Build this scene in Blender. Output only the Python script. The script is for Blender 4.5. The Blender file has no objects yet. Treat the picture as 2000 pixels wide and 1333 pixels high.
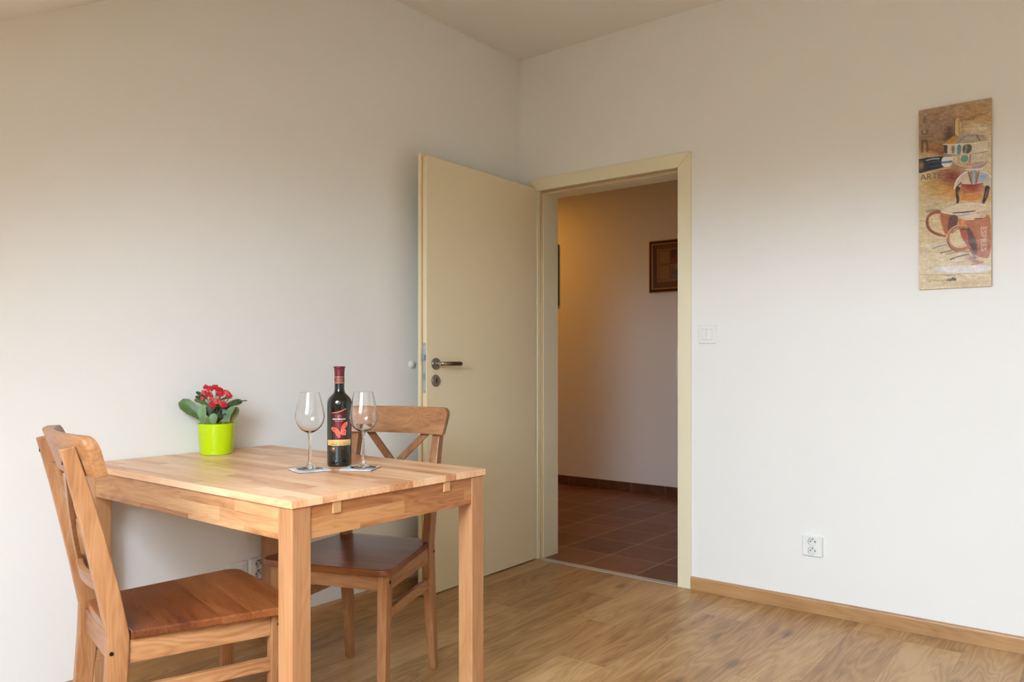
import bpy, bmesh, math, random
import numpy as np
from mathutils import Vector, Matrix
PI = math.pi
scn = bpy.context.scene
C = scn.collection
random.seed(4)

# ------------------------------------------------------------------ camera
YAW = 0.665174
cd = bpy.data.cameras.new('camera'); cam = bpy.data.objects.new('camera', cd); C.objects.link(cam)
cam.location = (2.5903, -3.3628, 1.0567)
cam.rotation_euler = (PI/2, 0, YAW)
cd.sensor_width = 36; cd.lens = 1520.45*36/2000; cd.shift_y = 0.0201; cd.clip_start = 0.05
scn.camera = cam
scn.view_settings.view_transform = 'Standard'; scn.view_settings.look = 'None'
scn.view_settings.gamma = 1; scn.view_settings.use_curve_mapping = False
scn.view_settings.exposure = 0.0

# ------------------------------------------------------------------ sky (overcast daylight through the roof windows)
SKY = (0.80, 0.97, 1.17); SKY_STRENGTH = 30.5
w = bpy.data.worlds.new('sky'); scn.world = w; w.use_nodes = True
nt = w.node_tree; bg = nt.nodes['Background']
tc = nt.nodes.new('ShaderNodeTexCoord'); sp = nt.nodes.new('ShaderNodeSeparateXYZ'); cr = nt.nodes.new('ShaderNodeValToRGB')
nt.links.new(tc.outputs['Generated'], sp.inputs[0])
mr = nt.nodes.new('ShaderNodeMapRange'); mr.inputs[1].default_value = -0.15; mr.inputs[2].default_value = 0.25
nt.links.new(sp.outputs['Z'], mr.inputs[0]); nt.links.new(mr.outputs[0], cr.inputs[0])
cr.color_ramp.elements[0].color = (0.10, 0.11, 0.09, 1); cr.color_ramp.elements[0].position = 0.30
cr.color_ramp.elements[1].color = (*SKY, 1); cr.color_ramp.elements[1].position = 0.48
nt.links.new(cr.outputs[0], bg.inputs[0]); bg.inputs[1].default_value = SKY_STRENGTH

# ------------------------------------------------------------------ room numbers
HC = 2.695; BRK_Y = -1.375; TAN = 0.574; KNEE_Y = -4.95; XR = 4.7
ang = math.atan(TAN); SD = Vector((0, -math.cos(ang), -math.sin(ang))); SN = Vector((0, -math.sin(ang), math.cos(ang)))
SL = (BRK_Y-KNEE_Y)/math.cos(ang)
def slope(x, s, d=0.0): return Vector((x, BRK_Y, HC)) + SD*s + SN*d
WINS = [(1.15, 2.25), (2.95, 3.55)]       # roof window openings in x
TH = 0.32
WS0, WS1 = 1.48, 3.40                     # inner opening along the slope
WO0, WO1 = WS0+TH/TAN, WS1-TH*TAN         # outer opening: level top lining, upright bottom lining
for (a, b) in WINS:                       # light portals lie in the outer plane of each opening
    ld = bpy.data.lights.new('skylight_portal', 'AREA'); ld.shape = 'RECTANGLE'
    ld.size = (b-a)+0.1; ld.size_y = (WO1-WO0)+0.06; ld.cycles.is_portal = True
    lo = bpy.data.objects.new('skylight_portal', ld); C.objects.link(lo)
    lo.location = slope((a+b)/2, (WO0+WO1)/2, 0.27); lo.rotation_euler = (ang, 0, 0)
# added warm fill light, out of view, for the orange upper hall wall
hl = bpy.data.lights.new('hall_warm_fill', 'AREA'); hl.shape = 'DISK'; hl.size = 0.3; hl.energy = 9.5; hl.color = (1.0, 0.42, 0.05)
ho = bpy.data.objects.new('hall_warm_fill', hl); C.objects.link(ho); ho.location = (-1.7, 1.45, 2.5)

# ------------------------------------------------------------------ materials
def srgb(r, g, b):
    f = lambda c: (c/255/12.92) if c/255 <= 0.04045 else ((c/255+0.055)/1.055)**2.4
    return (f(r), f(g), f(b), 1)
def principled(name, col, rough=0.5, metal=0.0, **kw):
    m = bpy.data.materials.new(name); m.use_nodes = True
    b = m.node_tree.nodes['Principled BSDF']
    b.inputs['Base Color'].default_value = col if len(col) == 4 else (*col, 1)
    b.inputs['Roughness'].default_value = rough; b.inputs['Metallic'].default_value = metal
    for k, v in kw.items(): b.inputs[k].default_value = v
    return m
class NT:
    def __init__(s, m): s.m = m; s.t = m.node_tree; s.b = s.t.nodes['Principled BSDF']
    def n(s, typ, **kw):
        o = s.t.nodes.new(typ)
        for k, v in kw.items(): setattr(o, k, v)
        return o
    def l(s, a, b): s.t.links.new(a, b)
    def math(s, op, a, b=None, c=None):
        o = s.n('ShaderNodeMath', operation=op)
        for i, v in enumerate((a, b, c)):
            if v is None: continue
            if isinstance(v, (int, float)): o.inputs[i].default_value = v
            else: s.l(v, o.inputs[i])
        return o.outputs[0]
    def mixc(s, f, a, b, typ='MIX'):
        o = s.n('ShaderNodeMix', data_type='RGBA', blend_type=typ)
        for i, v in ((0, f), (6, a), (7, b)):
            if isinstance(v, (int, float)): o.inputs[i].default_value = v
            elif isinstance(v, tuple): o.inputs[i].default_value = v
            else: s.l(v, o.inputs[i])
        return o.outputs[2]
    def ramp(s, f, stops):
        o = s.n('ShaderNodeValToRGB'); e = o.color_ramp.elements
        e[0].position, e[0].color = stops[0]; e[1].position, e[1].color = stops[-1]
        for p, c in stops[1:-1]:
            q = e.new(p); q.color = c
        s.l(f, o.inputs[0]); return o.outputs[0]
    def bump(s, h, strength=0.1, dist=0.002):
        o = s.n('ShaderNodeBump'); o.inputs['Strength'].default_value = strength; o.inputs['Distance'].default_value = dist
        s.l(h, o.inputs['Height']); s.l(o.outputs[0], s.b.inputs['Normal'])

def wood(name, axis, lo, mid, hi, rough=0.35, board=None, ring=0.5, knots=0.0, seam=0.0, var=0.5, fig=1.0, bumpy=0.08, seed=0.0, fine=1.0, coat=0.0):
    """axis: grain axis 'x','y','z'. board=(axis across, width, length, origin)"""
    m = principled(name, mid, rough); N = NT(m)
    tc = N.n('ShaderNodeTexCoord'); oi = N.n('ShaderNodeObjectInfo')
    sx = N.n('ShaderNodeSeparateXYZ'); N.l(tc.outputs['Object'], sx.inputs[0])
    ax = {'x': sx.outputs[0], 'y': sx.outputs[1], 'z': sx.outputs[2]}
    others = [k for k in 'xyz' if k != axis]
    along = ax[axis]; a1 = ax[others[0]]; a2 = ax[others[1]]
    idv = None; shift = N.math('MULTIPLY', oi.outputs['Random'], 7.0)
    if board:
        ac, wd, ln, org = board
        u = N.math('DIVIDE', N.math('SUBTRACT', ax[ac], org), wd)
        row = N.math('FLOOR', u); fu = N.math('FRACT', u)
        wn = N.n('ShaderNodeTexWhiteNoise', noise_dimensions='1D'); N.l(N.math('ADD', row, 0.37+seed), wn.inputs['W'])
        v = N.math('ADD', N.math('DIVIDE', along, ln), N.math('MULTIPLY', wn.outputs['Value'], 5.0))
        col = N.math('FLOOR', v); fv = N.math('FRACT', v)
        wn2 = N.n('ShaderNodeTexWhiteNoise', noise_dimensions='2D')
        cb = N.n('ShaderNodeCombineXYZ'); N.l(row, cb.inputs[0]); N.l(N.math('ADD', col, seed*3.1), cb.inputs[1]); N.l(cb.outputs[0], wn2.inputs['Vector'])
        idv = wn2.outputs['Value']; shift = N.math('ADD', shift, N.math('MULTIPLY', idv, 23.0))
    cv = N.n('ShaderNodeCombineXYZ')
    N.l(N.math('ADD', along, shift), cv.inputs[0]); N.l(N.math('ADD', a1, shift), cv.inputs[1]); N.l(a2, cv.inputs[2])
    def noise(scale, det=4, dist=0.0, rough_=0.5):
        mp = N.n('ShaderNodeVectorMath', operation='MULTIPLY'); N.l(cv.outputs[0], mp.inputs[0]); mp.inputs[1].default_value = scale
        o = N.n('ShaderNodeTexNoise'); o.inputs['Scale'].default_value = 1; o.inputs['Detail'].default_value = det
        o.inputs['Roughness'].default_value = rough_; o.inputs['Distortion'].default_value = dist
        N.l(mp.outputs[0], o.inputs['Vector']); return o.outputs['Fac']
    big = noise((1.3*fig, 9*fig, 9*fig), 3, 0.6)
    grain = noise((5, 130*fine, 130*fine), 5, 0.2, 0.65)
    # cathedral rings: contour lines of a stretched noise field
    rings = N.math('FRACT', N.math('MULTIPLY', noise((1.0*fig, 7*fig, 7*fig), 2, 0.4), 14.0))
    rings = N.math('ABSOLUTE', N.math('SUBTRACT', N.math('MULTIPLY', rings, 2.0), 1.0))
    f = N.math('ADD', N.math('MULTIPLY', big, 0.55), N.math('MULTIPLY', grain, 0.38))
    f = N.math('ADD', f, N.math('MULTIPLY', rings, 0.12*ring*2))
    if idv is not None: f = N.math('ADD', f, N.math('MULTIPLY', N.math('SUBTRACT', idv, 0.5), var))
    c = N.ramp(f, [(0.26, lo), (0.47, mid), (0.70, hi)])
    if knots > 0:
        mp = N.n('ShaderNodeVectorMath', operation='MULTIPLY'); N.l(cv.outputs[0], mp.inputs[0]); mp.inputs[1].default_value = (2.2, 5.0, 5.0)
        vo = N.n('ShaderNodeTexVoronoi'); vo.inputs['Scale'].default_value = 1.0; N.l(mp.outputs[0], vo.inputs['Vector'])
        k = N.math('SUBTRACT', 1.0, N.math('MULTIPLY', vo.outputs['Distance'], 6.0)); k = N.math('MAXIMUM', k, 0.0)
        k = N.math('MULTIPLY', k, N.math('MULTIPLY', noise((6, 60, 60), 3, 1.0), 2.0*knots))
        k = N.math('MINIMUM', k, 1.0)
        dk = tuple(x*0.32 for x in lo[:3])+(1,)
        c = N.mixc(k, c, dk)
    if board and seam > 0:
        e1 = N.math('LESS_THAN', fu, seam/board[1]); e2 = N.math('LESS_THAN', fv, seam/board[2])
        e = N.math('MAXIMUM', e1, e2)
        c = N.mixc(N.math('MULTIPLY', e, 0.55), c, tuple(x*0.3 for x in lo[:3])+(1,))
    N.l(c, N.b.inputs['Base Color'])
    rr = N.math('ADD', N.math('MULTIPLY', grain, 0.16), rough-0.08); N.l(rr, N.b.inputs['Roughness'])
    N.bump(grain, bumpy, 0.0012)
    if coat: N.b.inputs['Coat Weight'].default_value = coat; N.b.inputs['Coat Roughness'].default_value = 0.25
    return m

def plaster(name, col, b=0.04):
    m = principled(name, col, 0.9); N = NT(m)
    tc = N.n('ShaderNodeTexCoord'); no = N.n('ShaderNodeTexNoise'); no.inputs['Scale'].default_value = 180; no.inputs['Detail'].default_value = 4
    N.l(tc.outputs['Object'], no.inputs['Vector']); N.bump(no.outputs['Fac'], b, 0.001)
    n2 = N.n('ShaderNodeTexNoise'); n2.inputs['Scale'].default_value = 1.2; N.l(tc.outputs['Object'], n2.inputs['Vector'])
    c = N.mixc(n2.outputs['Fac'], tuple(x*0.985 for x in col[:3])+(1,), col); N.l(c, N.b.inputs['Base Color'])
    return m

M = {}
M['wall'] = plaster('white_wall_paint', (0.89, 0.87, 0.815, 1))
M['ceiling'] = plaster('white_ceiling_paint', (0.89, 0.86, 0.80, 1))
M['floor'] = wood('oak_laminate', 'y', srgb(118, 80, 46), srgb(170, 127, 80), srgb(200, 160, 110), 0.33,
                  board=('x', 0.19, 1.29, 0.043), ring=0.55, knots=0.9, seam=0.0014, var=0.26, fig=1.15, bumpy=0.10)
M['baseboard_x'] = wood('oak_baseboard', 'x', srgb(132, 90, 52), srgb(176, 130, 82), srgb(196, 152, 102), 0.4, ring=0.5, fig=1.2)
M['baseboard_y'] = wood('oak_baseboard_side', 'y', srgb(132, 90, 52), srgb(176, 130, 82), srgb(196, 152, 102), 0.4, ring=0.5, fig=1.2)
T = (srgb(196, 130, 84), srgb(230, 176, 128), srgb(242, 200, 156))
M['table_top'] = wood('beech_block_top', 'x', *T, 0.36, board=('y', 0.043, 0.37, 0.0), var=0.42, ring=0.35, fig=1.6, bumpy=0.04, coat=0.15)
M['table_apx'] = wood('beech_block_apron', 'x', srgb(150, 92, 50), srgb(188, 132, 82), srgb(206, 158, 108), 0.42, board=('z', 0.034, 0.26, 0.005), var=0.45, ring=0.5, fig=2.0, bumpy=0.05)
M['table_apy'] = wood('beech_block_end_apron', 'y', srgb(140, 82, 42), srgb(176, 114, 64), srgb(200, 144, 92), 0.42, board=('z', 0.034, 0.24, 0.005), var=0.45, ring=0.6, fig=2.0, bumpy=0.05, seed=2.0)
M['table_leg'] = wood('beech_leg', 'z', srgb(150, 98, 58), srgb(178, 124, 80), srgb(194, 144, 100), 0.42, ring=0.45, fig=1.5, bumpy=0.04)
M['peg'] = wood('pale_peg', 'z', srgb(176, 124, 74), srgb(198, 146, 96), srgb(212, 164, 114), 0.45, ring=0.2)
CH = (srgb(112, 68, 38), srgb(154, 102, 62), srgb(178, 128, 84))
M['ch_z'] = wood('antique_pine_post', 'z', *CH, 0.36, ring=0.45, fig=2.2, knots=0.25, bumpy=0.05)
M['ch_x'] = wood('antique_pine_rail', 'x', *CH, 0.38, ring=0.5, fig=2.2, knots=0.2, bumpy=0.05)
M['ch_y'] = wood('antique_pine_side', 'y', *CH, 0.36, ring=0.8, fig=2.2, knots=0.5, bumpy=0.05)
M['ch_seat'] = wood('antique_pine_seat', 'x', srgb(84, 36, 14), srgb(118, 60, 26), srgb(146, 86, 44), 0.30, board=('y', 0.068, 3.0, 0.01), var=0.42, ring=0.35, fig=2.0, knots=0.25, bumpy=0.05, coat=0.25)
M['screw'] = principled('black_screw', (0.012, 0.012, 0.012), 0.35, 0.6)
M['cream'] = principled('cream_laminate', srgb(236, 219, 182), 0.42)
M['cream_frame'] = principled('cream_frame_laminate', srgb(237, 226, 194), 0.4)
M['cream_edge'] = principled('cream_edge', srgb(238, 222, 182), 0.45)
M['edge_seal'] = principled('beige_rubber_seal', srgb(206, 172, 122), 0.6)
M['steel'] = principled('brushed_steel', (0.32, 0.29, 0.25), 0.32, 1.0)
M['steel_lt'] = principled('galvanised_plate', (0.60, 0.64, 0.66), 0.42, 0.7)
M['steel_blue'] = principled('latch_steel', (0.36, 0.42, 0.48), 0.35, 0.8)
M['hole'] = principled('dark_hole', (0.01, 0.008, 0.006), 0.7)
M['plastic'] = principled('white_plastic', (0.88, 0.87, 0.83), 0.32)
M['plastic_rec'] = principled('white_plastic_recess', (0.78, 0.77, 0.73), 0.4)
M['brass'] = principled('brass_pin', (0.60, 0.42, 0.20), 0.35, 1.0)
M['rubber'] = principled('ivory_rubber', srgb(232, 230, 218), 0.35)
M['alu'] = principled('aluminium_strip', (0.62, 0.59, 0.53), 0.5, 0.5)

def tilemat():
    m = principled('terracotta_tile', srgb(110, 62, 42), 0.38); N = NT(m)
    tc = N.n('ShaderNodeTexCoord'); sx = N.n('ShaderNodeSeparateXYZ'); N.l(tc.outputs['Object'], sx.inputs[0])
    P = 0.305
    u = N.math('DIVIDE', N.math('SUBTRACT', sx.outputs[0], 0.08), P); v = N.math('DIVIDE', N.math('SUBTRACT', sx.outputs[1], 0.016), P)
    g = 0.0044/P
    fu = N.math('ABSOLUTE', N.math('SUBTRACT', N.math('FRACT', N.math('ADD', u, 0.5)), 0.5))
    fv = N.math('ABSOLUTE', N.math('SUBTRACT', N.math('FRACT', N.math('ADD', v, 0.5)), 0.5))
    e = N.math('MAXIMUM', N.math('LESS_THAN', fu, g/2), N.math('LESS_THAN', fv, g/2))
    wn = N.n('ShaderNodeTexWhiteNoise', noise_dimensions='2D'); cb = N.n('ShaderNodeCombineXYZ')
    N.l(N.math('FLOOR', u), cb.inputs[0]); N.l(N.math('FLOOR', v), cb.inputs[1]); N.l(cb.outputs[0], wn.inputs['Vector'])
    no = N.n('ShaderNodeTexNoise'); no.inputs['Scale'].default_value = 6; no.inputs['Detail'].default_value = 8; no.inputs['Roughness'].default_value = 0.65
    mp = N.n('ShaderNodeMapping'); mp.inputs['Scale'].default_value = (1.0, 3.0, 1.0); N.l(tc.outputs['Object'], mp.inputs[0]); N.l(mp.outputs[0], no.inputs['Vector'])
    f = N.math('ADD', N.math('MULTIPLY', wn.outputs['Value'], 0.25), N.math('MULTIPLY', no.outputs['Fac'], 0.8))
    c = N.ramp(f, [(0.25, srgb(92, 52, 34)), (0.5, srgb(118, 70, 48)), (0.8, srgb(142, 92, 66))])
    N.l(N.mixc(e, c, srgb(205, 182, 154)), N.b.inputs['Base Color'])
    N.l(N.math('ADD', N.math('MULTIPLY', e, 0.4), 0.42), N.b.inputs['Roughness'])
    N.bump(no.outputs['Fac'], 0.08, 0.002)
    return m
M['tile'] = tilemat()
def skirtmat():
    m = principled('tile_skirting', srgb(92, 58, 40), 0.45); N = NT(m)
    tc = N.n('ShaderNodeTexCoord'); sx = N.n('ShaderNodeSeparateXYZ'); N.l(tc.outputs['Object'], sx.inputs[0])
    u = N.math('DIVIDE', N.math('SUBTRACT', sx.outputs[0], 0.08), 0.305)
    fu = N.math('ABSOLUTE', N.math('SUBTRACT', N.math('FRACT', N.math('ADD', u, 0.5)), 0.5))
    no = N.n('ShaderNodeTexNoise'); no.inputs['Scale'].default_value = 12; no.inputs['Detail'].default_value = 6; N.l(tc.outputs['Object'], no.inputs['Vector'])
    c = N.ramp(no.outputs['Fac'], [(0.3, srgb(82, 50, 34)), (0.7, srgb(112, 74, 50))])
    N.l(N.mixc(N.math('LESS_THAN', fu, 0.0045), c, srgb(150, 120, 94)), N.b.inputs['Base Color'])
    return m
M['skirt'] = skirtmat()
def glassmat(name, col=(1, 1, 1, 1), rough=0.0):
    m = principled(name, col, rough); b = m.node_tree.nodes['Principled BSDF']
    b.inputs['Transmission Weight'].default_value = 1.0; b.inputs['IOR'].default_value = 1.47
    return m
M['glass'] = glassmat('clear_glass')

# ------------------------------------------------------------------ helpers
def link(name, me, parent=None):
    o = bpy.data.objects.new(name, me); C.objects.link(o)
    if parent: o.parent = parent
    return o
def obj(name, bm, mat, parent=None, smooth=False, bevel=0.0, seg=2, angle=40):
    bmesh.ops.recalc_face_normals(bm, faces=bm.faces)
    if bevel > 0:
        es = [e for e in bm.edges if len(e.link_faces) == 2 and e.calc_face_angle(0) > math.radians(angle)]
        bmesh.ops.bevel(bm, geom=es, offset=bevel, segments=seg, profile=0.5, affect='EDGES', clamp_overlap=True)
    me = bpy.data.meshes.new(name); bm.to_mesh(me); bm.free()
    for mm in (mat if isinstance(mat, (list, tuple)) else [mat]): me.materials.append(mm)
    if smooth:
        for p in me.polygons: p.use_smooth = True
        try: me.set_sharp_from_angle(angle=math.radians(35))
        except Exception: pass
    return link(name, me, parent)
def box(bm, x0, x1, y0, y1, z0, z1):
    vs = [bm.verts.new((x, y, z)) for x in (x0, x1) for y in (y0, y1) for z in (z0, z1)]
    for f in ((0, 1, 3, 2), (4, 6, 7, 5), (0, 4, 5, 1), (2, 3, 7, 6), (0, 2, 6, 4), (1, 5, 7, 3)): bm.faces.new([vs[i] for i in f])
    return vs
def boxes(*bs):
    bm = bmesh.new()
    for b in bs: box(bm, *b)
    return bm
def hexa(bm, lo, hi):
    """lo, hi: 4 points each, same order"""
    a = [bm.verts.new(p) for p in lo]; b = [bm.verts.new(p) for p in hi]
    bm.faces.new(a[::-1]); bm.faces.new(b)
    for i in range(4): bm.faces.new((a[i], a[(i+1) % 4], b[(i+1) % 4], b[i]))
def loft(bm, rings, cap=True):
    R = [[bm.verts.new(p) for p in r] for r in rings]
    n = len(R[0])
    for a, b in zip(R, R[1:]):
        for i in range(n): bm.faces.new((a[i], a[(i+1) % n], b[(i+1) % n], b[i]))
    if cap: bm.faces.new(R[0][::-1]); bm.faces.new(R[-1])
def lathe(bm, prof, seg=48, c=(0, 0, 0), closed=False):
    rings = []
    for r, z in prof:
        if r < 1e-6: rings.append([bm.verts.new((c[0], c[1], c[2]+z))])
        else: rings.append([bm.verts.new((c[0]+r*math.cos(2*PI*i/seg), c[1]+r*math.sin(2*PI*i/seg), c[2]+z)) for i in range(seg)])
    pairs = list(zip(rings, rings[1:]))
    if closed: pairs.append((rings[-1], rings[0]))
    for a, b in pairs:
        for i in range(seg):
            j = (i+1) % seg
            if len(a) == 1 and len(b) == 1: continue
            if len(a) == 1: bm.faces.new((a[0], b[j], b[i]))
            elif len(b) == 1: bm.faces.new((a[i], a[j], b[0]))
            else: bm.faces.new((a[i], a[j], b[j], b[i]))
def cyl(bm, p0, p1, r0, r1=None, seg=16, cap=True):
    r1 = r0 if r1 is None else r1
    p0 = Vector(p0); p1 = Vector(p1); d = (p1-p0).normalized()
    a = d.orthogonal().normalized(); b = d.cross(a)
    loft(bm, [[p0+(a*math.cos(2*PI*i/seg)+b*math.sin(2*PI*i/seg))*r0 for i in range(seg)], [p1+(a*math.cos(2*PI*i/seg)+b*math.sin(2*PI*i/seg))*r1 for i in range(seg)]], cap)
def tube(bm, pts, r, seg=8):
    pts = [Vector(p) for p in pts]; rings = []; ref = None
    for i, p in enumerate(pts):
        d = (pts[min(i+1, len(pts)-1)]-pts[max(i-1, 0)]).normalized()
        if ref is None: ref = d.orthogonal().normalized()
        ref = (ref-d*ref.dot(d)).normalized(); b = d.cross(ref)
        rr = r[i] if isinstance(r, (list, tuple)) else r
        rings.append([p+(ref*math.cos(2*PI*k/seg)+b*math.sin(2*PI*k/seg))*rr for k in range(seg)])
    loft(bm, rings)
def empty(name, loc=(0, 0, 0), rz=0.0):
    o = bpy.data.objects.new(name, None); C.objects.link(o); o.location = loc; o.rotation_euler = (0, 0, rz); o.empty_display_size = 0.1
    return o
def tag(o, label, cat, group=None):
    o['label'] = label; o['category'] = cat
    if group: o['group'] = group
    return o
def struct(name, bm, mat, label=None, **kw):
    o = obj(name, bm, mat, **kw); o['kind'] = 'structure'
    if label: o['label'] = label
    return o
def dup(root):
    r = root.copy(); C.objects.link(r)
    for ch in [o for o in C.objects if o.parent == root]:
        c = ch.copy(); C.objects.link(c); c.parent = r
        for g in [o for o in C.objects if o.parent == ch]:
            d = g.copy(); C.objects.link(d); d.parent = c
    return r
def text_polys(s, size=1.0, align='LEFT', bold=0.0):
    cu = bpy.data.curves.new('t', 'FONT'); cu.body = s; cu.size = size; cu.align_x = align; cu.offset = bold*size; cu.resolution_u = 3
    to = bpy.data.objects.new('t', cu); C.objects.link(to)
    dg = bpy.context.evaluated_depsgraph_get(); me = bpy.data.meshes.new_from_object(to.evaluated_get(dg))
    v = [p.co.copy() for p in me.vertices]; f = [tuple(p.vertices) for p in me.polygons]
    bpy.data.objects.remove(to); bpy.data.curves.remove(cu); bpy.data.meshes.remove(me)
    return v, f
def add_polys(bm, v, f, fn, mi=0):
    vs = [bm.verts.new(fn(p)) for p in v]
    for q in f:
        try: fc = bm.faces.new([vs[i] for i in q]); fc.material_index = mi
        except ValueError: pass

# ------------------------------------------------------------------ room shell
T_ = 0.156                                   # wall with the doorway
struct('floor', boxes((-0.02, XR+0.02, KNEE_Y-0.02, 0.012, -0.04, 0.0)), M['floor'], 'oak laminate plank floor of the room')
struct('floor_hall', boxes((-3.0, 1.6, 0.012, 2.3, -0.04, -0.0005)), M['tile'], 'terracotta tiled floor of the hallway')
bm = bmesh.new()
outl = [(0.0, -0.04), (T_, -0.04), (T_, HC+0.05), (BRK_Y, HC+0.05), (KNEE_Y-0.02, HC+0.05+(KNEE_Y-BRK_Y)*TAN), (KNEE_Y-0.02, -0.04)]
loft(bm, [[(-0.15, y, z) for y, z in outl], [(0.0, y, z) for y, z in outl]])
struct('wall_left', bm, M['wall'], 'white wall behind the dining table')
struct('wall_back', boxes((0.0, 0.115, 0, T_, -0.04, HC+0.05), (0.115, 0.975, 0, T_, 1.995, HC+0.05), (0.975, XR+0.02, 0, T_, -0.04, HC+0.05)), M['wall'], 'white wall with the doorway and the coffee picture')
struct('wall_right', boxes((XR, XR+0.1, KNEE_Y-0.1, 0.0, -0.04, HC+0.3)), M['wall'], 'white gable wall outside the view')
struct('wall_front', boxes((-0.15, XR+0.1, KNEE_Y-0.12, KNEE_Y, -0.04, 1.0)), M['wall'], 'low knee wall behind the camera')
struct('ceiling', boxes((-0.05, XR+0.1, BRK_Y-0.05, T_, HC, HC+0.25)), M['ceiling'], 'flat white ceiling')
# sloped ceiling with two roof window openings
bm = bmesh.new()
xs = [-0.1]+[v for ab in WINS for v in ab]+[XR+0.1]; ss = [0.0, WS0, WS1, SL+0.1]; so = [0.0, WO0, WO1, SL+0.1]
for i in range(len(xs)-1):
    for j in range(3):
        if j == 1 and i in (1, 3): continue
        hexa(bm, [slope(xs[i], ss[j]), slope(xs[i+1], ss[j]), slope(xs[i+1], ss[j+1]), slope(xs[i], ss[j+1])],
                 [slope(xs[i], so[j], TH), slope(xs[i+1], so[j], TH), slope(xs[i+1], so[j+1], TH), slope(xs[i], so[j+1], TH)])
struct('ceiling_slope', bm, M['ceiling'], 'sloping white attic ceiling')
for k, (a, b) in enumerate(WINS):
    bm = bmesh.new(); q = 0.05
    for (x0, x1, s0, s1) in ((a, a+q, WO0, WO1), (b-q, b, WO0, WO1), (a+q, b-q, WO0, WO0+q), (a+q, b-q, WO1-q, WO1)):
        hexa(bm, [slope(x0, s0, TH-0.03), slope(x1, s0, TH-0.03), slope(x1, s1, TH-0.03), slope(x0, s1, TH-0.03)], [slope(x0, s0, 0.24), slope(x1, s0, 0.24), slope(x1, s1, 0.24), slope(x0, s1, TH+0.04)])
    struct('window_%d' % (k+1), bm, M['plastic'], 'white roof window frame in the sloping ceiling')
# hallway
struct('wall_hall_back', boxes((-3.0, 1.6, 2.185, 2.3, -0.04, 2.75)), M['wall'], 'far wall of the hallway')
struct('wall_hall_left', boxes((-3.1, -3.0, T_, 2.3, -0.04, 2.75)), M['wall'], 'left end of the hallway')
struct('wall_hall_right', boxes((1.6, 1.7, T_, 2.3, -0.04, 2.75)), M['wall'], 'right end of the hallway')
struct('wall_hall_front', boxes((-3.1, -0.15, T_-0.06, T_, -0.04, 2.75)), M['wall'], 'hallway wall beside the doorway')
struct('ceiling_hall', boxes((-3.1, 1.7, T_, 2.3, 2.60, 2.75)), M['ceiling'], 'ceiling of the hallway')
struct('baseboard_hall', boxes((-3.0, 1.6, 2.174, 2.185, 0, 0.078)), M['skirt'], 'dark tile skirting along the hallway wall', bevel=0.001)
# baseboards
def bboard(name, ax, a, b, mat, label):
    prof = [(0, 0.0), (0.014, 0.0), (0.014, 0.050), (0.012, 0.0565), (0.007, 0.059), (0, 0.059)]
    bm = bmesh.new()
    if ax == 'x': loft(bm, [[(t, -d, z) for d, z in prof] for t in (a, b)])
    else: loft(bm, [[(d, t, z) for d, z in prof] for t in (a, b)])
    return struct(name, bm, mat, label)
bboard('baseboard_back', 'x', 1.014, XR, M['baseboard_x'], 'oak baseboard right of the doorway')
bboard('baseboard_left', 'y', KNEE_Y, -0.02, M['baseboard_y'], 'oak baseboard under the dining table')

# ------------------------------------------------------------------ door frame
fr = empty('trim_1', (0, 0, 0)); fr['kind'] = 'structure'; fr['label'] = 'cream door frame with wide flat casing'
XO0, XO1, XI0, XI1 = 0.070, 1.0135, 0.137, 0.948; ZO, ZI = 2.034, 1.968
CT = 0.012
bm = bmesh.new()                              # mitred casing
def quad_prism(bm, pts, y0, y1): hexa(bm, [(x, y1, z) for x, z in pts], [(x, y0, z) for x, z in pts])
quad_prism(bm, [(XO0, 0), (XI0-0.014, 0), (XI0-0.014, ZI), (XO0, ZO)], -CT, 0.0)
quad_prism(bm, [(XI1, 0), (XO1, 0), (XO1, ZO), (XI1, ZI)], -CT, 0.0)
quad_prism(bm, [(XO0+0.0008, ZO), (XI0-0.0132, ZI+0.0002), (XI1-0.0008, ZI+0.0002), (XO1-0.0008, ZO)], -CT, 0.0)
obj('casing', bm, M['cream_frame'], fr, bevel=0.0025, seg=3)
bm = boxes((0.115, 0.127, 0.0, 0.030, 0, 1.995), (0.960, 0.975, 0.0, 0.030, 0, 1.995), (0.127, 0.960, 0.0, 0.030, 1.980, 1.995))
obj('rebate', bm, M['cream_frame'], fr)
bm = boxes((0.115, 0.143, 0.030, T_+0.012, 0, 1.995), (0.944, 0.975, 0.030, T_+0.012, 0, 1.995), (0.143, 0.944, 0.030, T_+0.012, 1.955, 1.995))
obj('jamb', bm, M['cream_frame'], fr, bevel=0.0015)
bm = bmesh.new(); cyl(bm, (0.135, 0.026, 0.0), (0.135, 0.026, 1.968), 0.006, seg=10); cyl(bm, (0.135, 0.026, 1.963), (0.952, 0.026, 1.963), 0.006, seg=10)
obj('seal', bm, M['edge_seal'], fr, smooth=True)
bm = boxes((0.9452, 0.9475, -0.0135, 0.0, 0.957, 1.121)); obj('strike_plate', bm, M['steel_lt'], fr)
struct('trim_2', boxes((0.143, 0.944, -0.012, 0.028, 0.0, 0.004)), M['alu'], 'aluminium threshold strip between laminate and tiles', bevel=0.0015)

# ------------------------------------------------------------------ door leaf (opened against the left wall)
HX, HY = 0.128, -0.018; a_open = math.atan2(-0.815, 0.014)    # leaf direction from the hinge
door = empty('door_1', (HX, HY, 0)); door['kind'] = 'structure'; door['label'] = 'open cream door leaf with a steel lever handle'
# local frame: +y local = hinge -> free edge;  rotate so that it points to -y world
door.rotation_euler = (0, 0, a_open-PI/2)
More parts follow.
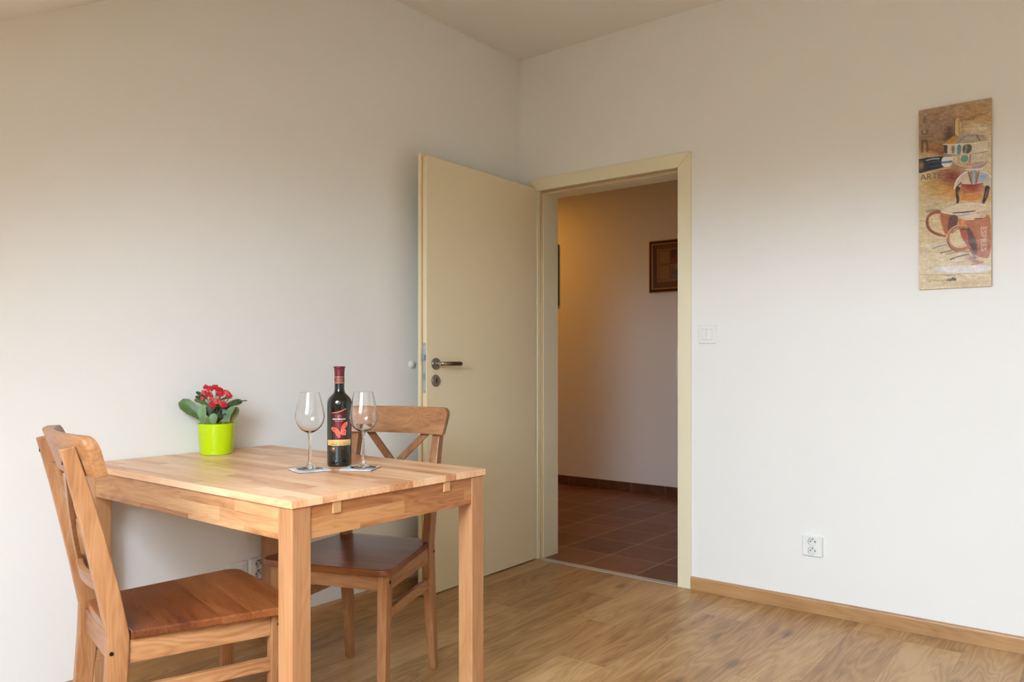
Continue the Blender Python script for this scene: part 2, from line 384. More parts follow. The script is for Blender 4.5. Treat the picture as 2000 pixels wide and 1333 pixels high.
# local: y along leaf, x = ... after rotation by ~-180deg local +x -> world -x (towards the wall)
LW = 0.842; Z0, Z1 = 0.006, 1.979
bm = boxes((0.0, 0.026, 0.0, LW, Z0, Z1)); obj('leaf', bm, M['cream'], door, bevel=0.0012)
bm = boxes((0.0262, 0.0415, -0.004, LW+0.013, Z0, Z1+0.013)); obj('rebate_lip', bm, M['cream_edge'], door, bevel=0.001)
bm = boxes((0.024, 0.0285, LW+0.0002, LW+0.006, Z0, Z1-0.001)); obj('edge_seal', bm, M['edge_seal'], door)
bm = boxes((0.0008, 0.0235, LW-0.0005, LW+0.0008, Z0+0.002, Z1-0.002)); obj('edge_band', bm, M['cream_edge'], door)
# lock fore-end
bm = bmesh.new(); pl = []
for i in range(24):
    t = 2*PI*i/24; cz = 1.143-0.0095 if math.sin(t) >= 0 else 0.914+0.0095
    pl.append((0.0125+0.0095*math.cos(t), cz+0.0095*math.sin(t)))
loft(bm, [[(x, LW+0.0006, z) for x, z in pl], [(x, LW+0.003, z) for x, z in pl]])
lk = obj('lock_plate', bm, M['steel_lt'], door)
obj('latch', boxes((0.003, 0.021, LW+0.001, LW+0.013, 1.062, 1.088)), M['steel_blue'], lk, bevel=0.001)
obj('deadbolt', boxes((0.006, 0.018, LW+0.001, LW+0.0036, 0.972, 1.006)), M['steel_blue'], lk)
for z in (1.134, 0.923):
    bm = bmesh.new(); cyl(bm, (0.0125, LW+0.002, z), (0.0125, LW+0.0036, z), 0.0032, seg=12); obj('screw', bm, M['steel'], lk)
# handle: local -x is the room side of the leaf
HYL = 0.785
hd = empty('handle_set', (0, HYL, 1.047)); hd.parent = door
bm = bmesh.new(); R = 0.0265
rings = []
for r, d in ((R, 0.0), (R, 0.006), (R-0.002, 0.009), (0.011, 0.0095)):
    rings.append([(-d, r*math.cos(2*PI*i/40), r*math.sin(2*PI*i/40)) for i in range(40)])
loft(bm, rings); obj('rosette', bm, M['steel'], hd, smooth=True)
bm = bmesh.new(); pts = [(-0.008, 0, 0), (-0.030, 0, 0)]
for i in range(1, 7):
    t = PI/2*i/6; pts.append((-0.038-0.010*math.sin(t), -0.010*(1-math.cos(t)), 0))
pts += [(-0.048, -0.044, 0)]; tube(bm, pts, 0.0095, 20); obj('lever_neck', bm, M['steel_neck'] if 'steel_neck' in M else principled('polished_nickel', (0.45, 0.40, 0.32), 0.2, 1.0), hd, smooth=True)
bm = bmesh.new(); tube(bm, [(-0.048, -0.044, 0), (-0.048, -0.120, 0), (-0.048, -0.123, 0)], [0.0102, 0.0102, 0.0085], 20); obj('lever_grip', bm, principled('dark_nickel', (0.22, 0.18, 0.145), 0.35, 1.0), hd, smooth=True)
bm = bmesh.new(); rings = []
for r, d in ((R, 0.0), (R, 0.005), (R-0.0025, 0.0075)):
    rings.append([(-d, HYL+r*math.cos(2*PI*i/40), 0.970+r*math.sin(2*PI*i/40)) for i in range(40)])
loft(bm, rings); esc = obj('keyhole_plate', bm, M['steel'], door, smooth=True)
bm = bmesh.new()
pk = [(0.0042*math.cos(2*PI*i/20), (0.0068 if math.sin(2*PI*i/20) >= 0 else -0.0068)+0.0042*math.sin(2*PI*i/20)) for i in range(20)]
loft(bm, [[(-0.0074, HYL+y, 0.970+z) for y, z in pk], [(-0.0079, HYL+y, 0.970+z) for y, z in pk]]); obj('keyhole', bm, M['hole'], esc)

# door stopper on the left wall
bm = bmesh.new(); prof = [(0.0, 0.0165), (0.006, 0.0158), (0.012, 0.0135), (0.0165, 0.009), (0.0178, 0.004), (0.0178, 0.0)]
rings = [[(z, r*math.cos(2*PI*i/32), r*math.sin(2*PI*i/32)) for i in range(32)] for r, z in prof[::-1][:-1]]
rings.append([(0.0165, 0.0006*math.cos(2*PI*i/32), 0.0006*math.sin(2*PI*i/32)) for i in range(32)])
loft(bm, rings)
st = obj('door_stopper', bm, M['rubber'], smooth=True); st.location = (0.0, -0.817, 1.044)
tag(st, 'round ivory rubber door bumper stuck to the wall at handle height', 'door stop')

# ------------------------------------------------------------------ switch and sockets
def rounded_rect(w_, h_, r, n=5):
    out = []
    for cx, cy, a0 in ((w_/2-r, h_/2-r, 0), (-w_/2+r, h_/2-r, PI/2), (-w_/2+r, -h_/2+r, PI), (w_/2-r, -h_/2+r, 1.5*PI)):
        for i in range(n+1):
            t = a0+PI/2*i/n; out.append((cx+r*math.cos(t), cy+r*math.sin(t)))
    return out
# plates are built in local x (right), z (up), -y (out of the wall)
def plate(name, parent, w_, h_, d, mat, off=(0, 0), y=0.0, inset=0.003, r=0.004):
    bm = bmesh.new(); a = rounded_rect(w_, h_, r); b = rounded_rect(w_-2*inset, h_-2*inset, r)
    loft(bm, [[(x+off[0], y, z+off[1]) for x, z in a], [(x+off[0], y-d*0.6, z+off[1]) for x, z in a], [(x+off[0], y-d, z+off[1]) for x, z in b]])
    return obj(name, bm, mat, parent, smooth=True)
sw = empty('light_switch', (1.0935, 0, 1.181))
plate('switch_frame', sw, 0.083, 0.083, 0.009, M['plastic'])
plate('switch_surround', sw, 0.054, 0.054, 0.0012, M['plastic_rec'], y=-0.009, inset=0.0005, r=0.001)
plate('rocker', sw, 0.0235, 0.046, 0.0042, M['plastic'], off=(-0.0125, 0), y=-0.0095, inset=0.001, r=0.001)
plate('rocker', sw, 0.0235, 0.046, 0.0034, M['plastic'], off=(0.0125, 0), y=-0.0095, inset=0.001, r=0.001)
tag(sw, 'square white double rocker light switch right of the doorway', 'light switch')
def socket(name, loc, rz, label, group=None):
    o = empty(name, loc, rz)
    bm = bmesh.new(); W_, H_ = 0.082, 0.084
    a = rounded_rect(W_, H_, 0.004); b = rounded_rect(W_-0.006, H_-0.006, 0.004)
    loft(bm, [[(x, 0, z) for x, z in a], [(x, -0.014, z) for x, z in a], [(x, -0.017, z) for x, z in b]])
    cuts = bmesh.new()
    for cz in (0.019, -0.019): cyl(cuts, (0, -0.030, cz), (0, -0.0055, cz), 0.0176, seg=48)
    bmesh.ops.recalc_face_normals(cuts, faces=cuts.faces); cm = bpy.data.meshes.new('cut'); cuts.to_mesh(cm); cuts.free(); co = link('cut', cm)
    fp = obj('face_plate', bm, M['plastic']); md = fp.modifiers.new('b', 'BOOLEAN'); md.object = co; md.operation = 'DIFFERENCE'; md.solver = 'EXACT'
    dg = bpy.context.evaluated_depsgraph_get(); nm = bpy.data.meshes.new_from_object(fp.evaluated_get(dg)); fp.modifiers.clear(); fp.data = nm; fp.parent = o
    bpy.data.objects.remove(co); bpy.data.meshes.remove(cm)
    for cz in (0.019, -0.019):
        bm = bmesh.new(); n = 40; rings = []
        for rr, y in ((0.0174, -0.0056), (0.0174, -0.0066), (0.0165, -0.0072), (0.0005, -0.0072)):
            rings.append([(rr*math.cos(2*PI*k/n), y, cz+rr*math.sin(2*PI*k/n)) for k in range(n)])
        loft(bm, rings); sk = obj('socket_well', bm, M['plastic_rec'], o, smooth=True)
        for px, pz in ((-0.0095, -0.001), (0.0095, -0.001)):
            bm = bmesh.new(); cyl(bm, (px, -0.0070, cz+pz), (px, -0.0077, cz+pz), 0.0026, seg=14); obj('pin_hole', bm, M['hole'], sk)
        bm = bmesh.new(); cyl(bm, (0, -0.0070, cz+0.0095), (0, -0.0175, cz+0.0095), 0.0025, 0.0019, seg=14); obj('earth_pin', bm, M['brass'], sk, smooth=True)
    tag(o, label, 'power outlet', group)
    return o
socket('power_outlet', (1.565, 0, 0.281), 0, 'white double power outlet low on the wall right of the doorway')
socket('power_outlet', (0, -1.632, 0.272), PI/2, 'white double power outlet low on the wall under the dining table')
bp_ = empty('junction_plate', (0, -1.719, 0.270), PI/2)
plate('frame', bp_, 0.083, 0.083, 0.009, M['plastic']); plate('cover', bp_, 0.060, 0.060, 0.002, M['plastic_rec'], y=-0.009, inset=0.001, r=0.002)
tag(bp_, 'blank white wall plate left of the outlet under the table', 'wall plate')

# ------------------------------------------------------------------ dining table
TX0, TX1, TY0, TY1, TZ = 0.004, 1.088, -2.268, -1.575, 0.735
tb = empty('dining_table', ((TX0+TX1)/2, (TY0+TY1)/2, 0))
ox, oy = tb.location.x, tb.location.y
def L(x0, x1, y0, y1, z0, z1): return (x0-ox, x1-ox, y0-oy, y1-oy, z0, z1)
TT = 0.0185
obj('tabletop', boxes(L(TX0, TX1, TY0, TY1, TZ-TT, TZ)), M['table_top'], tb, bevel=0.0012)
LG = 0.054; ix, iy = 0.004, 0.004
XW = TX0+0.024
for (x0, y0) in ((XW, TY0+iy), (TX1-ix-LG, TY0+iy), (XW, TY1-iy-LG), (TX1-ix-LG, TY1-iy-LG)):
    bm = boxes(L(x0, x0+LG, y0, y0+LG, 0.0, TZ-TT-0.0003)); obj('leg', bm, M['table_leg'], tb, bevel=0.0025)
AZ0, AZ1 = 0.637, TZ-TT-0.0003; AT = 0.019
for y0 in (TY0+iy+0.004, TY1-iy-0.004-AT):
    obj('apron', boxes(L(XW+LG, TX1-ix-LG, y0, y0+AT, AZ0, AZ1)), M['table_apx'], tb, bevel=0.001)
for x0 in (XW+0.004, TX1-ix-0.003-AT):
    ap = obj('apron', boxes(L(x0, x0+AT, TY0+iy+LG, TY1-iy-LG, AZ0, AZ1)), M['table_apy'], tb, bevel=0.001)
xf = TX1-ix-0.003
for yc in (-2.133, -1.741):
    obj('key_block', boxes(L(xf-0.001, xf+0.004, yc-0.0125, yc+0.0125, 0.688, AZ1)), M['peg'], ap, bevel=0.0008)
tag(tb, 'beech dining table with butcher block top standing against the wall', 'table')

# ------------------------------------------------------------------ chair
def lerp_tab(tab, z):
    for (z0, *a), (z1, *b) in zip(tab, tab[1:]):
        if z <= z1: t = (z-z0)/(z1-z0); return [p+(q-p)*t for p, q in zip(a, b)]
    return tab[-1][1:]
POST = [(0.0, 0.044, 0.072, 0.1755), (0.20, 0.020, 0.060, 0.1755), (0.36, 0.003, 0.049, 0.1750), (0.44, 0.000, 0.046, 0.1745),
        (0.55, 0.021, 0.067, 0.1745), (0.66, 0.048, 0.090, 0.1745), (0.755, 0.073, 0.111, 0.1745), (0.812, 0.090, 0.125, 0.1745), (0.868, 0.109, 0.139, 0.1745)]
PT = 0.029
SAG = 0.95
def rail_y(x): return SAG*x*x
def make_chair():
    t = empty('dining_chair')
    for s in (-1, 1):
        bm = bmesh.new(); rings = []
        for z, yf, yb, xo in POST:
            tip = 0.006 if z > 0.86 else 0.0
            taper = 0.004 if z < 0.1 else 0
            rings.append([(s*xo, yf, z+tip), (s*(xo-PT+taper), yf, z+tip), (s*(xo-PT+taper), yb, z), (s*xo, yb, z)])
        loft(bm, rings); p = obj('rear_leg', bm, M['ch_z'], t, bevel=0.0035, seg=3, angle=50)
        for z, face in ((0.408, 'side'), (0.838, 'back')):
            yf, yb, xo = lerp_tab(POST, z); bm = bmesh.new()
            if face == 'side': cyl(bm, (s*(xo-0.002), (yf+yb)/2+0.014, z), (s*(xo+0.0016), (yf+yb)/2+0.014, z), 0.0052, 0.0042, seg=16)
            else: cyl(bm, (s*(xo-PT/2), yb-0.002, z), (s*(xo-PT/2), yb+0.0016, z), 0.0048, seg=16)
            obj('screw', bm, M['screw'], p)
    # front legs
    FY = -0.352
    for s in (-1, 1):
        bm = bmesh.new(); X = 0.2035; wx, wy = 0.034, 0.036
        loft(bm, [[(s*(x), y, z) for x, y in ((xo, y0), (xo-w1, y0), (xo-w1, y0+w2), (xo, y0+w2))] for z, xo, y0, w1, w2 in
                  ((0.0, X-0.012, FY+0.004, 0.026, 0.028), (0.30, X-0.003, FY, wx-0.002, wy), (0.4298, X, FY, wx, wy))])
        p = obj('front_leg', bm, M['ch_z'], t, bevel=0.003, seg=3)
        bm = bmesh.new(); cyl(bm, (s*(X-0.003), FY+0.018, 0.404), (s*(X+0.0016), FY+0.018, 0.404), 0.0052, 0.0042, seg=16)
        obj('screw', bm, M['screw'], p)
    # seat
    bm = bmesh.new(); out = []
    fw, fy, bw = 0.2225, -0.386, 0.1755; r = 0.038
    for i in range(9):                                    # rounded front right corner, front bow
        a = -PI/2+PI/2*i/8; out.append((fw-r+r*math.cos(a), fy+0.006+r+r*math.sin(a)))
    out += [(bw, -0.0012), (0.1452, -0.0012), (0.1452, 0.030)]
    for i in range(1, 8):
        u = -1+2*i/8; out.append((-0.1452*u, 0.030+0.008*(1-u*u)*0+0.006*(1-u*u)))
    out += [(-0.1452, 0.030), (-0.1452, -0.0012), (-bw, -0.0012)]
    for i in range(9):
        a = -PI+PI/2*i/8; out.append((-fw+r+r*math.cos(a), fy+0.006+r+r*math.sin(a)))
    for i in range(1, 8):
        u = -1+2*i/8; out.append(((fw-r)*u, fy+0.006-0.006*(1-u*u)))
    loft(bm, [[(x, y, z) for x, y in out] for z in (0.430, 0.450)])
    obj('seat', bm, M['ch_seat'], t, bevel=0.004, seg=3, angle=60)
    # aprons
    obj('front_apron', boxes((-0.170, 0.170, FY+0.006, FY+0.024, 0.378, 0.4298)), M['ch_x'], t, bevel=0.001)
    obj('back_apron', boxes((-0.1450, 0.1450, 0.012, 0.034, 0.372, 0.4298)), M['ch_x'], t, bevel=0.001)
    for s in (-1, 1):
        bm = bmesh.new(); lo = [(s*0.194, FY+0.036), (s*0.176, FY+0.036), (s*0.150, 0.004), (s*0.168, 0.004)]
        hexa(bm, [(x, y, 0.376) for x, y in lo], [(x, y, 0.4298) for x, y in lo]); obj('side_apron', bm, M['ch_y'], t, bevel=0.001)
        bm = bmesh.new(); lo = [(s*0.192, FY+0.034), (s*0.175, FY+0.034), (s*0.150, 0.014), (s*0.167, 0.014)]
        hexa(bm, [(x, y, 0.288) for x, y in lo], [(x, y, 0.319) for x, y in lo]); obj('stretcher', bm, M['ch_y'], t, bevel=0.002)
    # top rail: curved board leaning with the posts, in front of them
    def board(z0, z1, hw0, hw1, th, top_r, name, n=26, yoff=0.0, wall=False):
        bm = bmesh.new(); m_ = 12; rings = []
        def surf(u, v, d):                                # u lateral -1..1, v 0..1 up, d thickness dir
            z = z0+(z1-z0)*v; hw = hw0+(hw1-hw0)*v; x = u*hw
            yf = lerp_tab(POST, min(z, 0.868))[0]+max(0, z-0.868)*0.36
            return Vector((x, yf+SAG*(0.161**2)-SAG*x*x+yoff-d, z))
        # outline points in (u, z)
        outline = []
        for i in range(n+1): outline.append((-1+2*i/n, 0.0))
        hz = z1-z0; k = 7
        for i in range(k+1):
            a = PI/2*i/k; outline.append((1-(top_r/hw1)*(1-math.cos(a)), 1-(top_r/hz)*(1-math.sin(a))))
        for i in range(1, n): outline.append((1-top_r/hw1-(2-2*top_r/hw1)*i/n, 1.0))
        for i in range(k+1):
            a = PI/2*(1-i/k); outline.append((-1+(top_r/hw1)*(1-math.cos(a)), 1-(top_r/hz)*(1-math.sin(a))))
        pts = []
        for u, v in outline:
            if not pts or abs(u-pts[-1][0])+abs(v-pts[-1][1]) > 1e-5: pts.append((u, v))
        # grid surface made by vertical strips: sample u columns and find v range
        cols = 44; V = {}
        us = [-1+2*i/cols for i in range(cols+1)]
        def vmax(u):
            e = 1-abs(u); rr = top_r/hw1
            if e >= rr or top_r <= 0: return 1.0
            q = 1-e/rr; return 1-(top_r/hz)*(1-math.sqrt(max(0, 1-q*q)))
        us = sorted(set([round(-1+2*i/cols, 5) for i in range(cols+1)]+[round(s_*(1-(top_r/hw1)*(1-math.cos(PI/2*i/6))), 5) for i in range(7) for s_ in (-1, 1)]))
        rows = 6
        for di, d in enumerate((0.0, th)):
            for i, u in enumerate(us):
                for j in range(rows+1): V[di, i, j] = bm.verts.new(surf(u, vmax(u)*j/rows, d))
        nc = len(us)-1
        for i in range(nc):
            for j in range(rows):
                bm.faces.new((V[0, i, j], V[0, i+1, j], V[0, i+1, j+1], V[0, i, j+1]))
                bm.faces.new((V[1, i, j], V[1, i, j+1], V[1, i+1, j+1], V[1, i+1, j]))
            bm.faces.new((V[0, i, 0], V[1, i, 0], V[1, i+1, 0], V[0, i+1, 0]))
            bm.faces.new((V[0, i, rows], V[0, i+1, rows], V[1, i+1, rows], V[1, i, rows]))
        for j in range(rows):
            bm.faces.new((V[0, 0, j], V[0, 0, j+1], V[1, 0, j+1], V[1, 0, j]))
            bm.faces.new((V[0, nc, j], V[1, nc, j], V[1, nc, j+1], V[0, nc, j+1]))
        o = obj(name, bm, M['ch_x'], t, smooth=True, bevel=0.004, seg=3, angle=55)
        return o
    board(0.805, 0.896, 0.200, 0.214, 0.026, 0.030, 'top_rail')
    # lower curved rail between the posts
    bm = bmesh.new(); rings = []
    n = 16
    for i in range(n+1):
        x = -0.1452+0.2904*i/n
        z0, z1 = 0.533, 0.568
        f0 = lerp_tab(POST, z0)[0]+0.012; f1 = lerp_tab(POST, z1)[0]+0.012; sg = 0.85*(0.1452**2-x*x)
        rings.append([(x, f0+sg, z0), (x, f0+sg+0.016, z0), (x, f1+sg+0.016, z1), (x, f1+sg, z1)])
    loft(bm, rings); obj('lower_rail', bm, M['ch_x'], t, bevel=0.0025, angle=50)
    # crossed braces
    for s in (-1, 1):
        bm = bmesh.new(); rings = []; n = 10; hw = 0.0125
        z0, z1 = 0.566, 0.809
        for i in range(n+1):
            q = i/n; x = s*(-0.118+0.236*q); z = z0+(z1-z0)*q
            f = lerp_tab(POST, z)[0]+0.010+0.35*(0.1452**2-x*x) + (0.0 if s > 0 else 0.0105)
            sl = 0.0165
            rings.append([(x-sl, f, z), (x+sl, f, z), (x+sl, f+0.010, z), (x-sl, f+0.010, z)])
        loft(bm, rings); obj('cross_brace', bm, M['ch_z'], t, bevel=0.0012)
    return t
chA = make_chair(); chA.location = (0.586, -1.5275, 0); chA.rotation_euler = (0, 0, math.radians(19.2))
tag(chA, 'pine dining chair with crossed back on the door side of the table', 'chair', 'dining chairs at the table')
chB = dup(chA); chB.location = (0.6655, -2.476, 0); chB.rotation_euler = (0, 0, math.radians(166.8))
tag(chB, 'pine dining chair with crossed back at the near left side, seen from behind', 'chair', 'dining chairs at the table')

# ------------------------------------------------------------------ soft painter for printed surfaces (numpy, in zoomed picture units)
def lin(c):
    c = np.asarray(c, float)/255.0
    return np.where(c <= 0.04045, c/12.92, ((c+0.055)/1.055)**2.4)
class Painter:
    def __init__(s, X, Y, base):
        s.X, s.Y = X, Y; s.c = np.tile(np.array(base, float), (X.size, 1)); s.a = np.zeros(X.size); s.rng = np.random.RandomState(3)
    def _put(s, m, col, op):
        m = (m*op)[:, None]; s.c = s.c*(1-m)+np.array(col, float)*m; s.a = np.maximum(s.a, m[:, 0])
    def sdist(s, pts, closed):
        P = np.array(pts, float); d = np.full(s.X.size, 1e9); n = len(P); inside = np.zeros(s.X.size, bool)
        for i in range(n if closed else n-1):
            a, b = P[i], P[(i+1) % n]; ab = b-a; L2 = max(ab@ab, 1e-9)
            t = np.clip(((s.X-a[0])*ab[0]+(s.Y-a[1])*ab[1])/L2, 0, 1)
            d = np.minimum(d, np.hypot(s.X-a[0]-t*ab[0], s.Y-a[1]-t*ab[1]))
            if closed:
                c = (a[1] > s.Y) != (b[1] > s.Y)
                if abs(ab[1]) > 1e-9: inside ^= c & (s.X < a[0]+ab[0]*(s.Y-a[1])/ab[1])
        return d, inside
    def poly(s, pts, col, soft=3, op=1.0, smooth=True):
        if smooth and len(pts) > 3: pts = s.chaikin(pts, True)
        d, ins = s.sdist(pts, True); sd = np.where(ins, -d, d)
        s._put(np.clip(0.5-sd/soft, 0, 1), col, op)
    def line(s, pts, wd, col, soft=2.5, op=1.0, smooth=True):
        if smooth and len(pts) > 2: pts = s.chaikin(pts, False)
        P = np.array(pts, float); d = np.full(s.X.size, 1e9)
        W = wd if isinstance(wd, (list, tuple)) else [wd, wd]
        n = len(P)-1
        for i in range(n):
            a, b = P[i], P[i+1]; ab = b-a; L2 = max(ab@ab, 1e-9)
            t = np.clip(((s.X-a[0])*ab[0]+(s.Y-a[1])*ab[1])/L2, 0, 1)
            q = (i+t)/n*(len(W)-1); k = np.clip(q.astype(int), 0, len(W)-2); Wa = np.array(W, float); ww = Wa[k]+(Wa[k+1]-Wa[k])*(q-k)
            d = np.minimum(d, np.hypot(s.X-a[0]-t*ab[0], s.Y-a[1]-t*ab[1])-ww/2)
        s._put(np.clip(0.5-d/soft, 0, 1), col, op)
    def blob(s, x, y, rx, ry, col, op=1.0, rot=0.0):
        c, q = math.cos(rot), math.sin(rot); dx, dy = s.X-x, s.Y-y
        r = np.hypot((dx*c+dy*q)/rx, (-dx*q+dy*c)/ry); s._put(np.exp(-(r**2)*1.2), col, op)
    def chaikin(s, pts, closed, n=2):
        P = [tuple(map(float, p)) for p in pts]
        for _ in range(n):
            Q = []; m = len(P)
            if not closed: Q.append(P[0])
            for i in range(m if closed else m-1):
                a, b = P[i], P[(i+1) % m]
                Q += [(a[0]*.75+b[0]*.25, a[1]*.75+b[1]*.25), (a[0]*.25+b[0]*.75, a[1]*.25+b[1]*.75)]
            if not closed: Q.append(P[-1])
            P = Q
        return P
    def grainy(s, amp, sx, sy, nx=60):
        g = s.rng.randn(nx, nx); u = (s.X/sx) % (nx-1); v = (s.Y/sy) % (nx-1); i = u.astype(int); j = v.astype(int); fu, fv = u-i, v-j
        n = (g[i, j]*(1-fu)+g[i+1, j]*fu)*(1-fv)+(g[i, j+1]*(1-fu)+g[i+1, j+1]*fu)*fv
        s.c = np.clip(s.c+(n*amp)[:, None], 0, 255)
def vcmat(name, rough=0.5, coat=0.0, bump=0.0):
    m = principled(name, (0.5, 0.5, 0.5), rough); N = NT(m); a = N.n('ShaderNodeAttribute'); a.attribute_name = 'paint'
    N.l(a.outputs['Color'], N.b.inputs['Base Color']); N.b.inputs['Coat Weight'].default_value = coat
    if bump:
        tc = N.n('ShaderNodeTexCoord'); no = N.n('ShaderNodeTexNoise'); no.inputs['Scale'].default_value = 500; N.l(tc.outputs['Object'], no.inputs['Vector']); N.bump(no.outputs['Fac'], bump, 0.0006)
    return m
def painted_grid(name, P3, col, nu, nv, mat, parent, keep=None):
    """P3: (nu*nv,3) positions, col sRGB 0-255 per vertex"""
    idx = np.arange(nu*nv).reshape(nv, nu)
    q = np.stack([idx[:-1, :-1], idx[:-1, 1:], idx[1:, 1:], idx[1:, :-1]], -1).reshape(-1, 4)
    if keep is not None:
        kq = keep[q].mean(1) > 0.5; q = q[kq]
        used = np.unique(q); re = -np.ones(nu*nv, int); re[used] = np.arange(used.size); q = re[q]; P3 = P3[used]; col = col[used]
    me = bpy.data.meshes.new(name); me.from_pydata(P3.tolist(), [], q.tolist()); me.update()
    ca = me.color_attributes.new('paint', 'FLOAT_COLOR', 'POINT')
    cc = np.ones((len(P3), 4)); cc[:, :3] = lin(col); ca.data.foreach_set('color', cc.ravel().astype(np.float32))
    me.materials.append(mat)
    for p in me.polygons: p.use_smooth = True
    return link(name, me, parent)

# ------------------------------------------------------------------ coffee picture on the back wall
PX0, PX1, PZ0, PZ1, PD = 1.969, 2.210, 1.335, 2.030, 0.016
pic = empty('coffee_picture', ((PX0+PX1)/2, 0, (PZ0+PZ1)/2)); PW, PH = PX1-PX0, PZ1-PZ0
obj('canvas_frame', boxes((-PW/2, PW/2, -PD, -0.0008, -PH/2, PH/2)), principled('tan_canvas_edge', srgb(196, 164, 116), 0.7), pic, bevel=0.0015)
nu, nv = 170, 460
U, V = np.meshgrid(np.linspace(0, 1, nu), np.linspace(0, 1, nv)); U = U.ravel(); V = V.ravel()   # V down
def pic_xy(U, V):
    xl = 88+6*V; xr = 555-4*V; X = xl+(xr-xl)*U
    yt = 125-82*U; yb = 1287-22*U; return X, yt+(yb-yt)*V
X, Y = pic_xy(U, V)
p = Painter(X, Y, (208, 184, 140))
p.blob(200, 180, 300, 190, (158, 126, 104), 0.95); p.blob(420, 90, 240, 70, (172, 136, 98), 0.8); p.blob(160, 330, 150, 90, (138, 104, 78), 0.8)
p.blob(480, 170, 140, 60, (184, 132, 72), 0.7); p.blob(470, 240, 90, 50, (216, 196, 160), 0.9); p.blob(200, 370, 110, 34, (176, 110, 44), 0.9)
p.blob(290, 280, 44, 70, (84, 58, 46), 0.9, 0.3); p.blob(240, 390, 40, 30, (110, 66, 40), .7); p.blob(540, 420, 60, 150, (206, 188, 152), 0.8)
p.blob(300, 560, 110, 80, (128, 52, 28), 0.95); p.blob(430, 620, 90, 55, (150, 46, 24), 0.95); p.blob(280, 650, 100, 46, (206, 132, 40), .75)
p.blob(430, 690, 110, 34, (214, 128, 40), 0.85); p.blob(200, 600, 70, 50, (196, 150, 70), .8); p.blob(170, 720, 90, 60, (196, 168, 130), .7)
p.blob(180, 640, 90, 50, (190, 150, 80), .5)
p.line([(150, 780), (200, 765), (235, 780)], 16, (110, 100, 80), 14, .6)
p.grainy(7, 34, 8); p.grainy(5, 12, 5)
# boiler pipe, machine body
p.poly([(322, 180), (360, 170), (372, 290), (325, 292)], (204, 184, 140), 6); p.line([(326, 175), (322, 290)], 5, (96, 60, 34), 3, .8); p.line([(352, 190), (356, 285)], 12, (186, 140, 60), 5, .8)
p.poly([(256, 340), (312, 294), (352, 296), (335, 345)], (200, 142, 58), 3, 1, False)
p.poly([(352, 296), (385, 282), (512, 285), (528, 325), (338, 345)], (176, 156, 126), 4, 1, False); p.line([(345, 340), (378, 290), (460, 284), (508, 290)], [10, 4], (116, 134, 176), 4, .9)
p.line([(462, 286), (482, 320)], 8, (140, 96, 50), 4, .9)
p.poly([(254, 345), (345, 340), (530, 330), (530, 395), (400, 412), (262, 408)], (216, 200, 174), 3, 1, False)
p.poly([(254, 345), (278, 350), (276, 405), (258, 400)], (74, 62, 56), 4, 1, False); p.poly([(300, 352), (330, 352), (326, 405), (304, 405)], (170, 160, 140), 8)
p.line([(314, 360), (312, 398)], 9, (110, 92, 70), 6, .8); p.poly([(340, 346), (368, 345), (364, 410), (338, 412)], (92, 140, 146), 4)
p.poly([(378, 345), (436, 343), (428, 402), (372, 406)], (86, 80, 66), 8); p.line([(400, 350), (392, 400)], 8, (190, 184, 170), 6, .7)
p.line([(250, 345), (340, 345), (430, 338), (530, 325)], 4, (236, 228, 210), 3)
p.line([(260, 410), (350, 418), (440, 408), (528, 392)], 4, (60, 110, 96), 3)
p.poly([(300, 420), (528, 398), (524, 460), (330, 466)], (206, 190, 162), 4, 1, False)
p.poly([(364, 418), (412, 412), (408, 458), (362, 462)], (96, 152, 130), 5); p.line([(350, 420), (352, 462)], 12, (206, 150, 80), 5, .9); p.line([(425, 415), (418, 460)], 10, (150, 96, 80), 5, .8)
p.poly([(305, 462), (360, 474), (470, 468), (528, 450), (510, 485), (440, 503), (360, 500)], (198, 170, 146), 3); p.line([(305, 462), (340, 490), (420, 506), (500, 492), (528, 455)], 4, (96, 66, 56), 3, .9); p.line([(440, 494), (505, 478)], 8, (130, 146, 190), 4, .9)
p.line([(400, 480), (500, 462)], 6, (190, 110, 80), 4, .8)
# portafilter handle
p.poly([(88, 440), (160, 428), (248, 420), (252, 492), (130, 528), (90, 530)], (26, 30, 36), 3, 1, False)
p.blob(105, 480, 22, 34, (176, 122, 70), 1); p.line([(140, 448), (180, 438), (225, 436)], 8, (190, 200, 206), 5, .9); p.line([(150, 462), (230, 452)], 5, (70, 110, 140), 4, .8); p.line([(170, 490), (240, 478)], 8, (36, 70, 96), 5, .8)
p.poly([(238, 425), (300, 420), (318, 445), (300, 490), (240, 492)], (226, 218, 206), 3); p.line([(244, 462), (305, 456)], 14, (96, 120, 168), 5, .95); p.line([(236, 425), (302, 420)], 4, (110, 60, 56), 3, .8)
p.line([(90, 536), (190, 510), (300, 496)], 5, (214, 196, 150), 4, .9)
# spout
p.poly([(318, 635), (330, 580), (375, 530), (440, 512), (520, 525), (556, 560), (556, 625), (515, 620), (500, 600), (440, 606), (370, 600), (352, 632)], (206, 186, 160), 3)
p.line([(322, 634), (332, 582), (376, 530), (440, 512), (520, 526), (552, 556)], 6, (240, 234, 222), 3); p.blob(500, 560, 34, 26, (140, 160, 200), .95); p.poly([(405, 515), (480, 512), (462, 604), (428, 606)], (150, 130, 110), 4)
p.line([(445, 518), (445, 602)], 16, (160, 178, 200), 6, .9); p.line([(410, 520), (430, 600)], 6, (96, 60, 40), 4, .9); p.line([(478, 520), (460, 600)], 6, (120, 80, 56), 4, .9); p.line([(340, 620), (365, 594)], 8, (60, 44, 34), 4, .8)
p.line([(398, 506), (500, 506)], 7, (230, 220, 200), 4)
p.line([(356, 602), (430, 612), (500, 600)], 7, (134, 40, 24), 4, .9)
